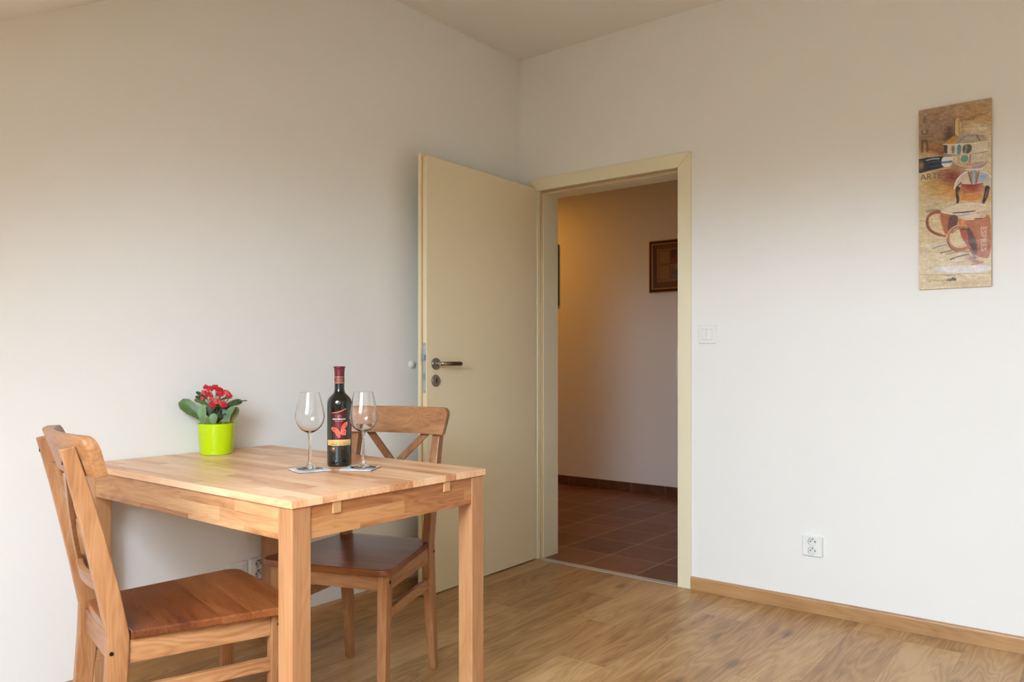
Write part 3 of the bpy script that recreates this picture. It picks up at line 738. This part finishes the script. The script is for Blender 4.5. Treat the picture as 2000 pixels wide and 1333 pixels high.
# coffee streams
p.line([(345, 632), (338, 670), (348, 705), (336, 740), (338, 772)], [30, 18, 18, 10, 12], (50, 30, 20), 3); p.line([(350, 640), (344, 668)], 6, (150, 96, 60), 3, .9); p.blob(338, 772, 9, 9, (30, 18, 12), 1)
p.line([(528, 628), (520, 680), (498, 735), (478, 765), (460, 812)], [30, 26, 16, 20, 8], (44, 28, 20), 3); p.line([(530, 640), (516, 690)], 7, (176, 110, 60), 3, .9)
# back cup
p.poly([(226, 775), (300, 735), (400, 718), (500, 722), (540, 760), (480, 790), (360, 800), (260, 796)], (218, 196, 162), 3); p.line([(226, 775), (300, 736), (400, 719), (505, 722)], 4, (140, 150, 180), 3, .9); p.line([(228, 780), (290, 798), (380, 797)], 4, (236, 226, 208), 3)
p.line([(310, 790), (380, 786), (455, 776)], [4, 9, 4], (44, 26, 20), 3, .95)
p.poly([(224, 782), (290, 800), (345, 802), (348, 860), (300, 930), (262, 932), (240, 870)], (166, 96, 54), 3); p.poly([(290, 804), (346, 804), (346, 860), (282, 930), (280, 870)], (98, 58, 36), 8); p.line([(232, 800), (246, 880), (266, 930)], 6, (206, 140, 90), 4, .8)
p.line([(226, 782), (180, 786), (146, 820), (148, 880), (190, 920), (262, 938)], [24, 22, 18, 20, 18, 14], (150, 82, 46), 3); p.line([(205, 806), (176, 820), (172, 860), (200, 905), (256, 930)], 6, (220, 160, 116), 3, .8); p.line([(148, 820), (142, 860), (160, 905), (230, 938)], 5, (70, 36, 26), 3, .8)
# front cup
p.poly([(346, 812), (400, 795), (520, 790), (552, 830), (548, 1080), (500, 1085), (440, 1060), (380, 970), (352, 900)], (176, 104, 68), 4); p.poly([(346, 812), (410, 795), (510, 790), (530, 815), (450, 836), (370, 838)], (220, 196, 166), 3); p.line([(352, 806), (420, 796)], 8, (150, 166, 196), 4, .8)
p.blob(375, 850, 20, 30, (214, 140, 80), .9); p.poly([(350, 895), (420, 870), (470, 1000), (460, 1080), (400, 960)], (84, 58, 52), 10, .9); p.blob(500, 900, 36, 90, (196, 126, 84), .8); p.poly([(352, 900), (410, 900), (410, 985), (385, 985)], (170, 80, 52), 5)
p.line([(450, 828), (495, 826)], 6, (60, 34, 26), 3, .9); p.blob(440, 1090, 60, 20, (150, 92, 70), .9, .5); p.line([(420, 1020), (455, 1085)], 9, (90, 84, 100), 5, .9)
p.line([(395, 880), (345, 872), (290, 905), (278, 960), (300, 1010), (350, 1030), (420, 1012)], [26, 22, 20, 20, 22, 18, 16], (176, 110, 74), 3); p.line([(396, 870), (340, 868), (290, 900), (272, 955)], 5, (226, 176, 136), 3, .9); p.line([(276, 970), (300, 1022), (345, 1040)], 5, (64, 36, 28), 3, .9)
p.line([(392, 888), (345, 892), (308, 920)], 5, (84, 48, 34), 4, .8); p.line([(350, 898), (368, 950), (384, 990)], 4, (226, 180, 150), 3, .9); p.line([(318, 1000), (350, 1016), (384, 1010)], 5, (230, 184, 150), 3, .8)
# shadows of the spoon strokes, saucer, table line
p.line([(130, 1040), (180, 1006), (270, 992)], [4, 10, 6], (186, 184, 186), 8, .8); p.line([(185, 1020), (230, 1003), (275, 996)], 5, (70, 70, 84), 3, .8); p.line([(236, 1047), (280, 1040), (310, 1030)], [8, 6, 3], (62, 48, 46), 3, .9)
p.line([(270, 1058), (360, 1036), (430, 1040)], [5, 10, 6], (150, 96, 76), 6, .8); p.line([(298, 1092), (350, 1070), (415, 1058)], [8, 7, 4], (60, 50, 56), 3, .9); p.line([(330, 1080), (440, 1066)], 8, (200, 176, 170), 6, .6); p.line([(345, 1110), (440, 1088)], 6, (150, 110, 110), 6, .7)
p.line([(340, 1122), (420, 1096), (480, 1090)], 10, (206, 170, 140), 8, .7); p.line([(430, 1128), (500, 1108)], 6, (190, 90, 70), 4, .8)
p.poly([(160, 1142), (260, 1136), (420, 1130), (556, 1128), (556, 1160), (480, 1178), (280, 1182), (220, 1160)], (216, 206, 198), 9); p.line([(100, 1190), (260, 1190), (420, 1182), (548, 1186)], 3, (150, 116, 80), 3, .8); p.line([(260, 1194), (330, 1196)], 4, (80, 50, 30), 3, .7)
p.line([(340, 1186), (390, 1200)], 3, (110, 74, 50), 3, .6); p.line([(125, 1215), (150, 1200), (172, 1205)], 3, (120, 104, 84), 3, .7); p.line([(160, 1200), (146, 1230)], 3, (120, 104, 84), 3, .7)
p.blob(220, 1225, 120, 26, (196, 160, 96), .4); p.blob(420, 1245, 140, 24, (184, 146, 96), .5)
p.grainy(5, 26, 10); p.grainy(5, 9, 6); p.grainy(4, 5, 14)
P3_ = np.stack([-PW/2+U*PW, np.full(U.size, -PD-0.0004), PH/2-V*PH], -1)
painted_grid('painted_print', P3_, p.c, nu, nv, vcmat('coffee_print', 0.55, 0.05, 0.06), pic)
# lettering: positions in zoomed units -> canvas
def crop2loc(x, y):
    Uv = min(max((x-91)/464, 0), 1); Vv = 0.5
    for _ in range(3):
        Uv = (x-(88+6*Vv))/((555-4*Vv)-(88+6*Vv)); Vv = (y-(125-82*Uv))/((1287-22*Uv)-(125-82*Uv))
    return -PW/2+Uv*PW, PH/2-Vv*PH
def pic_text(s, x, y, hpx, mi, sx=1.0, rot=0.0, bold=0.0):
    bm = bmesh.new(); v, f = text_polys(s, 1.0, 'CENTER', bold); cx, cz = crop2loc(x, y); h = hpx/1160*PH
    cr_, sr_ = math.cos(rot), math.sin(rot)
    add_polys(bm, v, f, lambda q: (cx+(q.x*sx*cr_-q.y*sr_)*h/0.7, -PD-0.0007, cz+(q.x*sx*sr_+q.y*cr_)*h/0.7), 0)
    obj('lettering', bm, INKS[mi], pic)
INKS = [principled('taupe_ink', srgb(110, 88, 66), 0.6), principled('pale_ink', srgb(204, 178, 156), 0.6), principled('dark_ink', srgb(50, 44, 38), 0.6)]
pic_text('E', 128, 202, 34, 0, 1.0, 0, .01); pic_text('U', 127, 282, 32, 0, 1.3, 0, .01); pic_text('n', 129, 392, 116, 0, 0.62, 0, .02)
pic_text('ARTE', 172, 570, 38, 0, 0.98); pic_text('arrière', 405, 190, 20, 0, 1.0); pic_text('espresso', 480, 160, 16, 0, 1.2, 0.06); pic_text('moulin', 200, 378, 14, 0, 1.3)
pic_text('du vieux style', 215, 1232, 12, 0, 1.1); pic_text('caffè', 305, 1229, 20, 2, 1.0, 0, .03)
pic_text('ESPRES', 489, 960, 30, 1, 1.18, -PI/2, .02)
tag(pic, 'tall narrow coffee print with two brown cups and an espresso spout on the right wall', 'picture')

# ------------------------------------------------------------------ framed picture in the hallway
HY_ = 2.185
hp = empty('framed_picture', (-0.368+0.30, HY_, 1.805)); HWd, HHt = 0.60, 0.41
def frame_ring(bm, hw, hh, prof, y0=0.0):
    """prof: (inset, out) cross section swept round the rectangle"""
    P = []
    for ins, out in prof:
        a, b = hw-ins, hh-ins
        P.append([bm.verts.new((x, y0-out, z)) for x, z in ((-a, -b), (a, -b), (a, b), (-a, b))])
    for A, B in zip(P, P[1:]):
        for i in range(4): bm.faces.new((A[i], A[(i+1) % 4], B[(i+1) % 4], B[i]))
    A, B = P[-1], P[0]
    for i in range(4): bm.faces.new((A[i], A[(i+1) % 4], B[(i+1) % 4], B[i]))
gold = principled('gilt_moulding', (0.62, 0.40, 0.15), 0.38, 0.55); darkw = principled('dark_moulding', srgb(74, 36, 16), 0.35)
bm = bmesh.new(); frame_ring(bm, HWd/2, HHt/2, [(0, 0.001), (0, 0.016), (0.004, 0.019), (0.008, 0.016), (0.008, 0.001)]); fo = obj('outer_moulding', bm, gold, hp)
bm = bmesh.new(); frame_ring(bm, HWd/2, HHt/2, [(0.008, 0.001), (0.008, 0.020), (0.017, 0.024), (0.024, 0.018), (0.024, 0.001)]); obj('frame', bm, darkw, hp)
bm = bmesh.new(); frame_ring(bm, HWd/2, HHt/2, [(0.024, 0.001), (0.024, 0.019), (0.030, 0.022), (0.036, 0.014), (0.036, 0.001)]); obj('inner_moulding', bm, gold, hp)
nu, nv = 180, 110
U, V = np.meshgrid(np.linspace(0, 1, nu), np.linspace(0, 1, nv)); U = U.ravel(); V = V.ravel()
ww, hh = HWd-0.07, HHt-0.07
sc = 2190.0                                 # zoomed units per metre (978 px wide crop)
X = 255+U*ww*2190*0.82; Y = 265+V*hh*2190
p = Painter(X, Y, (104, 70, 44))
p.poly([(312, 340), (1000, 340), (1000, 905), (312, 905)], (150, 104, 66), 3, 1, False)
for (y0, y1) in ((380, 600), (625, 862)):
    p.poly([(342, y0), (512, y0), (512, y1), (342, y1)], (74, 46, 28), 3, 1, False); p.poly([(350, y0+8), (502, y0+8), (502, y1-8), (350, y1-8)], (166, 124, 80), 3, 1, False)
    for k in range(5): p.line([(375+k*26, y0+25), (375+k*26, y1-25)], 13, (110, 84, 54), 5, .8, False)
    for k in range(24): p.line([(355, y0+22+k*8), (500, y0+22+k*8)], 2, (160, 122, 82), 2, .5, False)
p.poly([(522, 360), (960, 360), (960, 612), (522, 612)], (96, 50, 40), 3, 1, False)
p.blob(590, 430, 50, 50, (70, 36, 56), .9); p.blob(560, 560, 40, 50, (150, 74, 40), .9); p.blob(690, 480, 90, 110, (150, 124, 84), .9); p.blob(660, 500, 24, 60, (54, 44, 30), .8)
p.poly([(540, 625), (960, 625), (960, 860), (520, 860)], (104, 94, 84), 3, 1, False); p.blob(660, 650, 90, 60, (166, 132, 92), .9); p.line([(550, 815), (800, 815)], 9, (140, 126, 108), 4, .9, False)
P3_ = np.stack([-ww/2+U*ww, np.full(U.size, -0.006), hh/2-V*hh], -1)
painted_grid('print', P3_, p.c, nu, nv, vcmat('calendar_print', 0.6), hp)
obj('backing', boxes((-ww/2, ww/2, -0.005, -0.001, -hh/2, hh/2)), darkw, hp)
tag(hp, 'gilt framed brown print with small text panels on the hallway wall', 'picture')
dp = empty('framed_picture', (-1.246-0.2, HY_, 1.805))
bm = bmesh.new(); frame_ring(bm, 0.2, 0.265, [(0, 0.001), (0, 0.020), (0.03, 0.020), (0.03, 0.001)]); obj('frame', bm, principled('black_brown_frame', (0.02, 0.012, 0.008), 0.4), dp)
obj('print', boxes((-0.17, 0.17, -0.008, -0.001, -0.235, 0.235)), principled('pale_print', srgb(170, 150, 120), 0.6), dp)
tag(dp, 'dark framed picture in the hallway, only its right edge showing past the jamb', 'picture')

# ------------------------------------------------------------------ wine bottle
RV = Vector((math.cos(YAW), math.sin(YAW), 0)); FV = Vector((-math.sin(YAW), math.cos(YAW), 0))
def face_cam(loc):                            # rotation that turns local -y to the camera side
    d = Vector((2.5903, -3.3628, 0))-Vector((loc[0], loc[1], 0)); return math.atan2(d.y, d.x)+PI/2
bl = (0.687, -1.800, TZ)
bt = empty('wine_bottle', bl, face_cam(bl))
RB = 0.0372
glassb = principled('black_green_bottle_glass', (0.006, 0.007, 0.005), 0.04); glassb.node_tree.nodes['Principled BSDF'].inputs['Coat Weight'].default_value = 0.4
bm = bmesh.new()
lathe(bm, [(0, 0.004), (0.020, 0.003), (0.030, 0.0003), (0.0345, 0.001), (0.0368, 0.005), (RB, 0.012), (RB, 0.190), (0.0369, 0.1975), (0.0352, 0.2045), (0.0318, 0.2105), (0.0272, 0.2160), (0.0222, 0.2205), (0.0182, 0.2250), (0.0159, 0.2300), (0.0151, 0.237), (0.0148, 0.250), (0.0146, 0.262), (0.0142, 0.300), (0, 0.300)], 64)
obj('bottle_glass', bm, glassb, bt, smooth=True)
cap = principled('burgundy_foil', srgb(108, 30, 42), 0.42, 0.25)
bm = bmesh.new()
lathe(bm, [(0, 0.3068), (0.0172, 0.3068), (0.0182, 0.3058), (0.0182, 0.3035), (0.0166, 0.3022), (0.0160, 0.301), (0.0158, 0.296), (0.0150, 0.286), (0.0152, 0.2535), (0.0149, 0.2535)], 48)
cp = obj('foil_capsule', bm, cap, bt, smooth=True)
goldink = principled('gold_ink', srgb(214, 170, 104), 0.4, 0.2)
bm = bmesh.new()
for z0, z1 in ((0.2735, 0.2750), (0.2555, 0.2570)): lathe(bm, [(0.01525, z0), (0.01545, z0), (0.01545, z1), (0.01525, z1)], 48, closed=True)
for s, z, h in (('MIKULOV', 0.2652, 0.0042), ('VINO MIKULOV', 0.2600, 0.0030)):
    v, f = text_polys(s, 1.0, 'CENTER')
    add_polys(bm, v, f, lambda q: (0.0154*math.sin(q.x*h/0.7*0.9/0.0154), -0.0154*math.cos(q.x*h/0.7*0.9/0.0154), z+q.y*h/0.7))
obj('neck_print', bm, goldink, cp)
# body label painted on the curved glass
nu, nv = 240, 400
U, V = np.meshgrid(np.linspace(0, 1, nu), np.linspace(0, 1, nv)); U = U.ravel(); V = V.ravel()
CX, CR = 369.0, 155.0
A_ = (U-0.5)*2*1.25; X = CX+CR*np.sin(A_); Y = 530+V*575
p = Painter(X, Y, (10, 9, 10)); p.a[:] = 0
p.poly([(278, 606), (340, 596), (395, 580), (448, 556), (444, 640), (440, 935), (285, 935), (282, 760)], (70, 14, 26), 3, 1, False)
p.blob(365, 760, 60, 150, (128, 18, 30), .9); p.a[p.a < 0.9] = 0
m0 = p.a.copy()
p.line([(278, 600), (340, 590), (395, 574), (446, 549)], 12, (226, 112, 76), 3)
p.line([(312, 640), (328, 632)], 4, (190, 140, 80), 3, .8); p.line([(348, 640), (366, 632), (384, 640)], 8, (206, 156, 96), 4, .9); p.line([(386, 640), (402, 640)], 4, (190, 140, 80), 3, .7); p.blob(358, 650, 12, 10, (200, 150, 90), .9)
wing = [[(262, 785), (300, 778), (340, 795), (372, 830), (384, 862), (350, 850), (316, 845), (285, 830)], [(318, 838), (350, 842), (384, 862), (392, 890), (378, 900), (362, 918), (345, 896), (326, 872)],
        [(466, 708), (468, 745), (458, 775), (430, 800), (400, 830), (388, 860), (386, 815), (400, 765), (430, 728)], [(388, 862), (400, 830), (434, 806), (456, 812), (448, 850), (450, 884), (430, 878), (402, 878)]]
for q in wing: p.poly(q, (246, 176, 120), 3); 
for q in wing:
    c0 = np.mean(q, axis=0); p.poly([tuple(c0+(np.array(a)-c0)*0.86) for a in q], (226, 60, 50), 3)
    for k in range(0, len(q), 2): p.line([(386, 860), tuple(c0+(np.array(q[k])-c0)*0.8)], 3, (246, 150, 110), 2, .6, False)
    p.blob(c0[0], c0[1], 12, 12, (244, 120, 84), .6)
p.line([(386, 862), (384, 905)], 5, (60, 10, 16), 3)
p.a = np.maximum(p.a, 0)
p.poly([(222, 942), (300, 936), (440, 936), (510, 938), (508, 1012), (440, 1010), (300, 1012), (226, 1010)], (222, 178, 104), 3, 1, False)
p.line([(240, 968), (490, 966)], 4, (150, 96, 44), 5, .55, False)
for r, c, wdt in ((34, (176, 126, 84), 6), (26, (60, 30, 22), 14), (12, (200, 156, 104), 8)):
    p.line([(297+r*math.cos(2*PI*i/24), 1050+r*math.sin(2*PI*i/24)) for i in range(25)], wdt, c, 3, 1, False)
p.blob(297, 1050, 10, 12, (206, 170, 120), 1)
keep = np.where(p.a > 0.5, 1.0, 0.0)
zz = (1282-Y)/1267*0.3068
P3_ = np.stack([(RB+0.0002)*np.sin(A_), -(RB+0.0002)*np.cos(A_), zz], -1)
lb = painted_grid('front_label', P3_, p.c, nu, nv, vcmat('printed_label', 0.35, 0.2), bt, keep)
LINK = [principled('white_ink', (0.85, 0.82, 0.8), 0.4), goldink, principled('tan_ink', srgb(150, 96, 44), 0.5), principled('brown_ink', srgb(74, 40, 20), 0.5)]
def on_bottle(s, yc, h, mi, sx=1.0, bold=0.0, xc=369):
    bm = bmesh.new(); v, f = text_polys(s, 1.0, 'CENTER', bold); z0 = (1282-yc)/1267*0.3068; hh_ = h/1267*0.3068; a0 = math.asin((xc-369)/155); R_ = RB+0.0004
    add_polys(bm, v, f, lambda q: (R_*math.sin(a0+q.x*sx*hh_/0.7/R_), -R_*math.cos(a0+q.x*sx*hh_/0.7/R_), z0+q.y*hh_/0.7), 0)
    obj('label_lettering', bm, LINK[mi], lb)
on_bottle('VINO MIKULOV', 686, 17, 0, 1.0, .03, 362); on_bottle('VINE ART 1999', 710, 9, 1, 1.1, 0, 358)
on_bottle('Cabernet Sauvignon', 974, 16, 2, 1.1, 0, 366); on_bottle('CABERNET SAUVIGNON', 1000, 15, 3, 1.13, .02, 366)
tag(bt, 'dark red wine bottle with red butterfly label between the two glasses', 'bottle')

# ------------------------------------------------------------------ coasters and wine glasses
def coaster(cx, cy, rz, label):
    o = empty('coaster', (cx, cy, TZ), rz); hs = 0.0485
    bm = boxes((-hs, hs, -hs, hs, 0, 0.0018)); obj('cork_base', bm, principled('brown_cork', srgb(128, 84, 62), 0.8), o)
    bm = boxes((-hs, hs, -hs, hs, 0.0018, 0.0042)); m = principled('pale_glazed_top', srgb(226, 232, 228), 0.25); N = NT(m)
    tc = N.n('ShaderNodeTexCoord'); no = N.n('ShaderNodeTexNoise'); no.inputs['Scale'].default_value = 26; N.l(tc.outputs['Object'], no.inputs['Vector'])
    N.l(N.ramp(no.outputs['Fac'], [(0.42, srgb(236, 234, 230)), (0.56, srgb(196, 214, 210)), (0.62, srgb(178, 190, 200))]), N.b.inputs['Base Color'])
    obj('printed_top', bm, m, o, bevel=0.0006); tag(o, label, 'coaster'); return o
def wineglass(cx, cy, z, label):
    g = empty('wine_glass', (cx, cy, z))
    outer = [(0.0, 0.0), (0.036, 0.0), (0.0385, 0.0006), (0.0385, 0.0014), (0.030, 0.0028), (0.016, 0.0058), (0.0085, 0.0105), (0.0062, 0.018), (0.0046, 0.034), (0.0040, 0.055), (0.0040, 0.080), (0.0046, 0.098), (0.0070, 0.1055),
             (0.0150, 0.1090), (0.0250, 0.1150), (0.0335, 0.1250), (0.0395, 0.1370), (0.0422, 0.148), (0.0426, 0.156), (0.0412, 0.168), (0.0380, 0.184), (0.0337, 0.203), (0.0286, 0.226)]
    inner = [(0.0278, 0.2262), (0.0329, 0.203), (0.0372, 0.184), (0.0404, 0.168), (0.0417, 0.156), (0.0413, 0.1485), (0.0386, 0.1380), (0.0325, 0.1265), (0.0240, 0.1170), (0.0140, 0.1115), (0.0060, 0.1095), (0.0, 0.1092)]
    bm = bmesh.new(); lathe(bm, outer+inner, 72); obj('glass_body', bm, M['glass'], g, smooth=True)
    tag(g, label, 'wine glass', 'wine glasses on coasters')
    return g
coaster(0.703, -1.924, math.radians(-18), 'square pale coaster under the left wine glass')
coaster(0.797, -1.812, math.radians(30), 'square pale coaster under the right wine glass')
# the glass is one continuous body, so it carries no parts
def flat_thing(t):
    ch = [o for o in C.objects if o.parent == t][0]; ch.name = '_'; loc = t.location.copy(); lab, cat, grp = t['label'], t['category'], t.get('group')
    bpy.data.objects.remove(t); ch.name = 'wine_glass'; ch.parent = None; ch.location = loc; return tag(ch, lab, cat, grp)
flat_thing(wineglass(0.692, -1.915, TZ+0.0043, 'empty stemmed wine glass left of the bottle'))
flat_thing(wineglass(0.798, -1.800, TZ+0.0043, 'empty stemmed wine glass right of the bottle'))

# ------------------------------------------------------------------ kalanchoe in a lime pot
pc = (0.102, -1.862, TZ)
pk_ = empty('potted_kalanchoe', pc)
lime = principled('lime_glazed_pot', srgb(190, 218, 2), 0.28); HPt = 0.107
bm = bmesh.new()
lathe(bm, [(0, 0.0005), (0.050, 0.0), (0.0525, 0.0015), (0.0535, 0.010), (0.0540, 0.0115), (0.0545, 0.013), (0.0615, HPt-0.001), (0.0605, HPt), (0.0595, HPt-0.001), (0.0555, 0.060), (0.0535, 0.008), (0, 0.006)], 72)
obj('pot', bm, lime, pk_, smooth=True)
bm = bmesh.new(); lathe(bm, [(0, 0.091), (0.030, 0.092), (0.0570, 0.0885), (0.0570, 0.084), (0, 0.084)], 32); obj('soil', bm, principled('potting_soil', (0.03, 0.02, 0.012), 0.95), pk_)
def pl(u, v, d=0.0):                          # zoomed units -> local position, d towards the camera
    r_ = (u-685)/4180; z_ = (745-v)/4180; return RV*r_ - FV*d + Vector((0, 0, HPt+z_))
def leafmat(name, a, b):
    m = principled(name, a, 0.36); N = NT(m); tc = N.n('ShaderNodeTexCoord'); no = N.n('ShaderNodeTexNoise'); no.inputs['Scale'].default_value = 30; no.inputs['Detail'].default_value = 3
    N.l(tc.outputs['Object'], no.inputs['Vector']); N.l(N.ramp(no.outputs['Fac'], [(0.35, a), (0.65, b)]), N.b.inputs['Base Color']); N.bump(no.outputs['Fac'], 0.15, 0.002)
    N.b.inputs['Roughness'].default_value = 0.45; return m
LM = [leafmat('leaf_mid_green', srgb(72, 96, 44), srgb(98, 122, 66)), leafmat('leaf_pale_green', srgb(92, 122, 82), srgb(124, 152, 104)), leafmat('leaf_dark_green', srgb(36, 58, 26), srgb(62, 86, 38)), leafmat('leaf_olive', srgb(96, 92, 44), srgb(120, 118, 58))]
def leaf(base, tip, width, nrm, mi, cup=0.25, bend=0.1, stalk=True):
    base = Vector(base); tip = Vector(tip); L_ = tip-base; ln = L_.length; l = L_.normalized(); n = Vector(nrm); n = (n-l*n.dot(l)).normalized(); s = l.cross(n)
    bm = bmesh.new(); nl, nw = 14, 8; th = 0.0016; V = {}
    for side in (0, 1):
        for i in range(nl+1):
            t = i/nl; w_ = width/2*max(0.10, 1.10*(t**0.62)*(1-t**5.0)**0.55)
            if i == nl: w_ = width*0.16
            for j in range(nw+1):
                q = -1+2*j/nw; sc_ = 1+0.03*math.sin(i*2.4+mi)*abs(q)
                p_ = base+l*(ln*t)+s*(q*w_*sc_)+n*(cup*w_*q*q - bend*ln*(t-0.4)**2 + (0.02*ln*math.sin(PI*t)))
                e = (1-q*q)**0.5 if abs(q) < 1 else 0.0
                V[side, i, j] = bm.verts.new(p_+n*(th*e if side else -th*e))
    for i in range(nl):
        for j in range(nw):
            bm.faces.new((V[1, i, j], V[1, i+1, j], V[1, i+1, j+1], V[1, i, j+1])); bm.faces.new((V[0, i, j], V[0, i, j+1], V[0, i+1, j+1], V[0, i+1, j]))
    bmesh.ops.remove_doubles(bm, verts=bm.verts, dist=1e-5)
    return obj('leaf', bm, LM[mi], pk_, smooth=True)
up = Vector((0, 0, 1)); cam_n = -FV
leaf(pl(520, 690, 0.016), pl(196, 415, 0.020), 0.058, cam_n*0.9+up*0.5+RV*0.2, 0, 0.30)
leaf(pl(500, 700, 0.010), pl(235, 520, 0.002), 0.048, cam_n*0.5+up*0.8, 2, 0.2)
leaf(pl(570, 765, 0.046), pl(560, 478, 0.052), 0.041, cam_n+up*0.2-RV*0.15, 1, 0.25, 0.25)
leaf(pl(715, 770, 0.048), pl(742, 596, 0.056), 0.036, cam_n+up*0.35, 1, 0.2, 0.2)
leaf(pl(640, 770, 0.044), pl(665, 640, 0.050), 0.026, cam_n+up*0.35, 0, 0.2, 0.2)
leaf(pl(825, 760, 0.034), pl(985, 500, 0.030), 0.037, cam_n*0.9-RV*0.5+up*0.2, 1, 0.3)
leaf(pl(905, 745, 0.014), pl(1005, 510, 0.010), 0.030, cam_n*0.7+RV*0.5, 3, 0.3)
leaf(pl(790, 500, 0.006), pl(1055, 430, 0.000), 0.046, up*0.75+cam_n*0.55, 2, 0.12)
leaf(pl(860, 470, -0.004), pl(1115, 410, -0.008), 0.026, up+cam_n*0.12, 3, 0.1)
leaf(pl(800, 640, 0.030), pl(880, 590, 0.045), 0.014, up+cam_n*0.3, 0)
leaf(pl(560, 400, 0.004), pl(398, 288, 0.004), 0.017, up*0.6+cam_n*0.6, 2)
leaf(pl(540, 420, 0.014), pl(418, 352, 0.022), 0.020, up*0.6+cam_n*0.5, 2)
leaf(pl(640, 500, 0.018), pl(415, 395, 0.026), 0.021, up*0.7+cam_n*0.7, 0)
leaf(pl(750, 405, 0.014), pl(925, 365, 0.012), 0.018, up*0.7+cam_n*0.5, 2)
leaf(pl(650, 580, 0.030), pl(728, 510, 0.040), 0.014, up*0.7+cam_n*0.5, 0)
leaf(pl(830, 700, 0.018), pl(905, 480, 0.006), 0.052, cam_n+up*0.3, 2)
leaf(pl(650, 700, 0.020), pl(640, 470, 0.008), 0.055, cam_n+up*0.3, 2)
leaf(pl(740, 700, 0.014), pl(760, 500, 0.0), 0.060, cam_n+up*0.3, 2)
for (u, v, d) in ((600, 470, -0.045), (760, 470, -0.04), (880, 560, -0.03), (480, 560, -0.03)): leaf(pl(685, 740, -0.01), pl(u, v, d), 0.044, up+cam_n*0.3, 2)
bm = bmesh.new(); CL = [(568, 225, .010, 11, 0), (622, 250, .016, 10, 0), (690, 230, .012, 16, 0), (745, 265, .006, 12, 0), (528, 300, .012, 9, 1), (625, 335, .024, 16, 0), (770, 325, .018, 14, 0), (850, 300, .010, 12, 1), (892, 350, .006, 10, 0),
      (700, 475, .040, 14, 0), (848, 475, .034, 13, 0), (768, 430, .034, 13, 1), (505, 385, .012, 4, 1), (430, 415, .016, 3, 1), (660, 400, .026, 8, 1)]
for (u, v, d, n_, k) in CL:
    a = pl(u, v, d-0.004); b = pl(685+(u-685)*0.25, 640, d*0.4); tube(bm, [b, (a+b)/2+Vector((0, 0, 0.006)), a], 0.0012, 6)
obj('flower_stem', bm, LM[0], pk_, smooth=True)
red = principled('crimson_petal', srgb(206, 22, 38), 0.5); red.node_tree.nodes['Principled BSDF'].inputs['Subsurface Weight'].default_value = 0.0
pink = principled('pink_petal_back', srgb(214, 110, 92), 0.5); eye = principled('yellow_eye', srgb(236, 160, 60), 0.5)
rnd = random.Random(9)
def floret(bm, c, nrm, r, mi):
    n = nrm.normalized(); a = n.orthogonal().normalized(); b = n.cross(a); ro = rnd.random()*PI
    for lay in range(2):
        for k in range(4):
            t = ro+PI/2*k+lay*PI/4; d = a*math.cos(t)+b*math.sin(t); s = n.cross(d); rr = r*(1-0.25*lay); lift = n*(0.0012*lay)
            v = [bm.verts.new(q) for q in (c+lift, c+lift+d*rr*0.55+s*rr*0.38+n*0.0010, c+lift+d*rr+n*(0.0004+0.0012*lay), c+lift+d*rr*0.55-s*rr*0.38+n*0.0010)]
            f = bm.faces.new(v); f.material_index = mi
            ext = bm.verts.new(c-n*0.0012+lift)
            for i in range(4):
                try: g = bm.faces.new((v[i], ext, v[(i+1) % 4])); g.material_index = 1
                except ValueError: pass
for (u, v, d, n_, k) in CL:
    bm = bmesh.new(); c0 = pl(u, v, d); R_ = 0.0062+0.00042*n_
    for i in range(n_*3):
        ph = rnd.random()*2*PI; ct = rnd.uniform(-0.5, 1); st = math.sqrt(1-ct*ct)
        dr = (RV*math.cos(ph)*st+up*ct*0.8+cam_n*(abs(math.sin(ph))*st+0.35)).normalized()
        floret(bm, c0+dr*R_*rnd.uniform(0.75, 1.05), dr, rnd.uniform(0.0040, 0.0058), 0 if (k == 0 and rnd.random() < 0.93) or rnd.random() < 0.35 else 1)
    for f in bm.faces: f.smooth = False
    me = bpy.data.meshes.new('flower_cluster'); bm.to_mesh(me); bm.free()
    for mm in (red, pink): me.materials.append(mm)
    link('flower_cluster', me, pk_)
tag(pk_, 'red flowering kalanchoe in a lime green pot against the wall', 'potted plant')
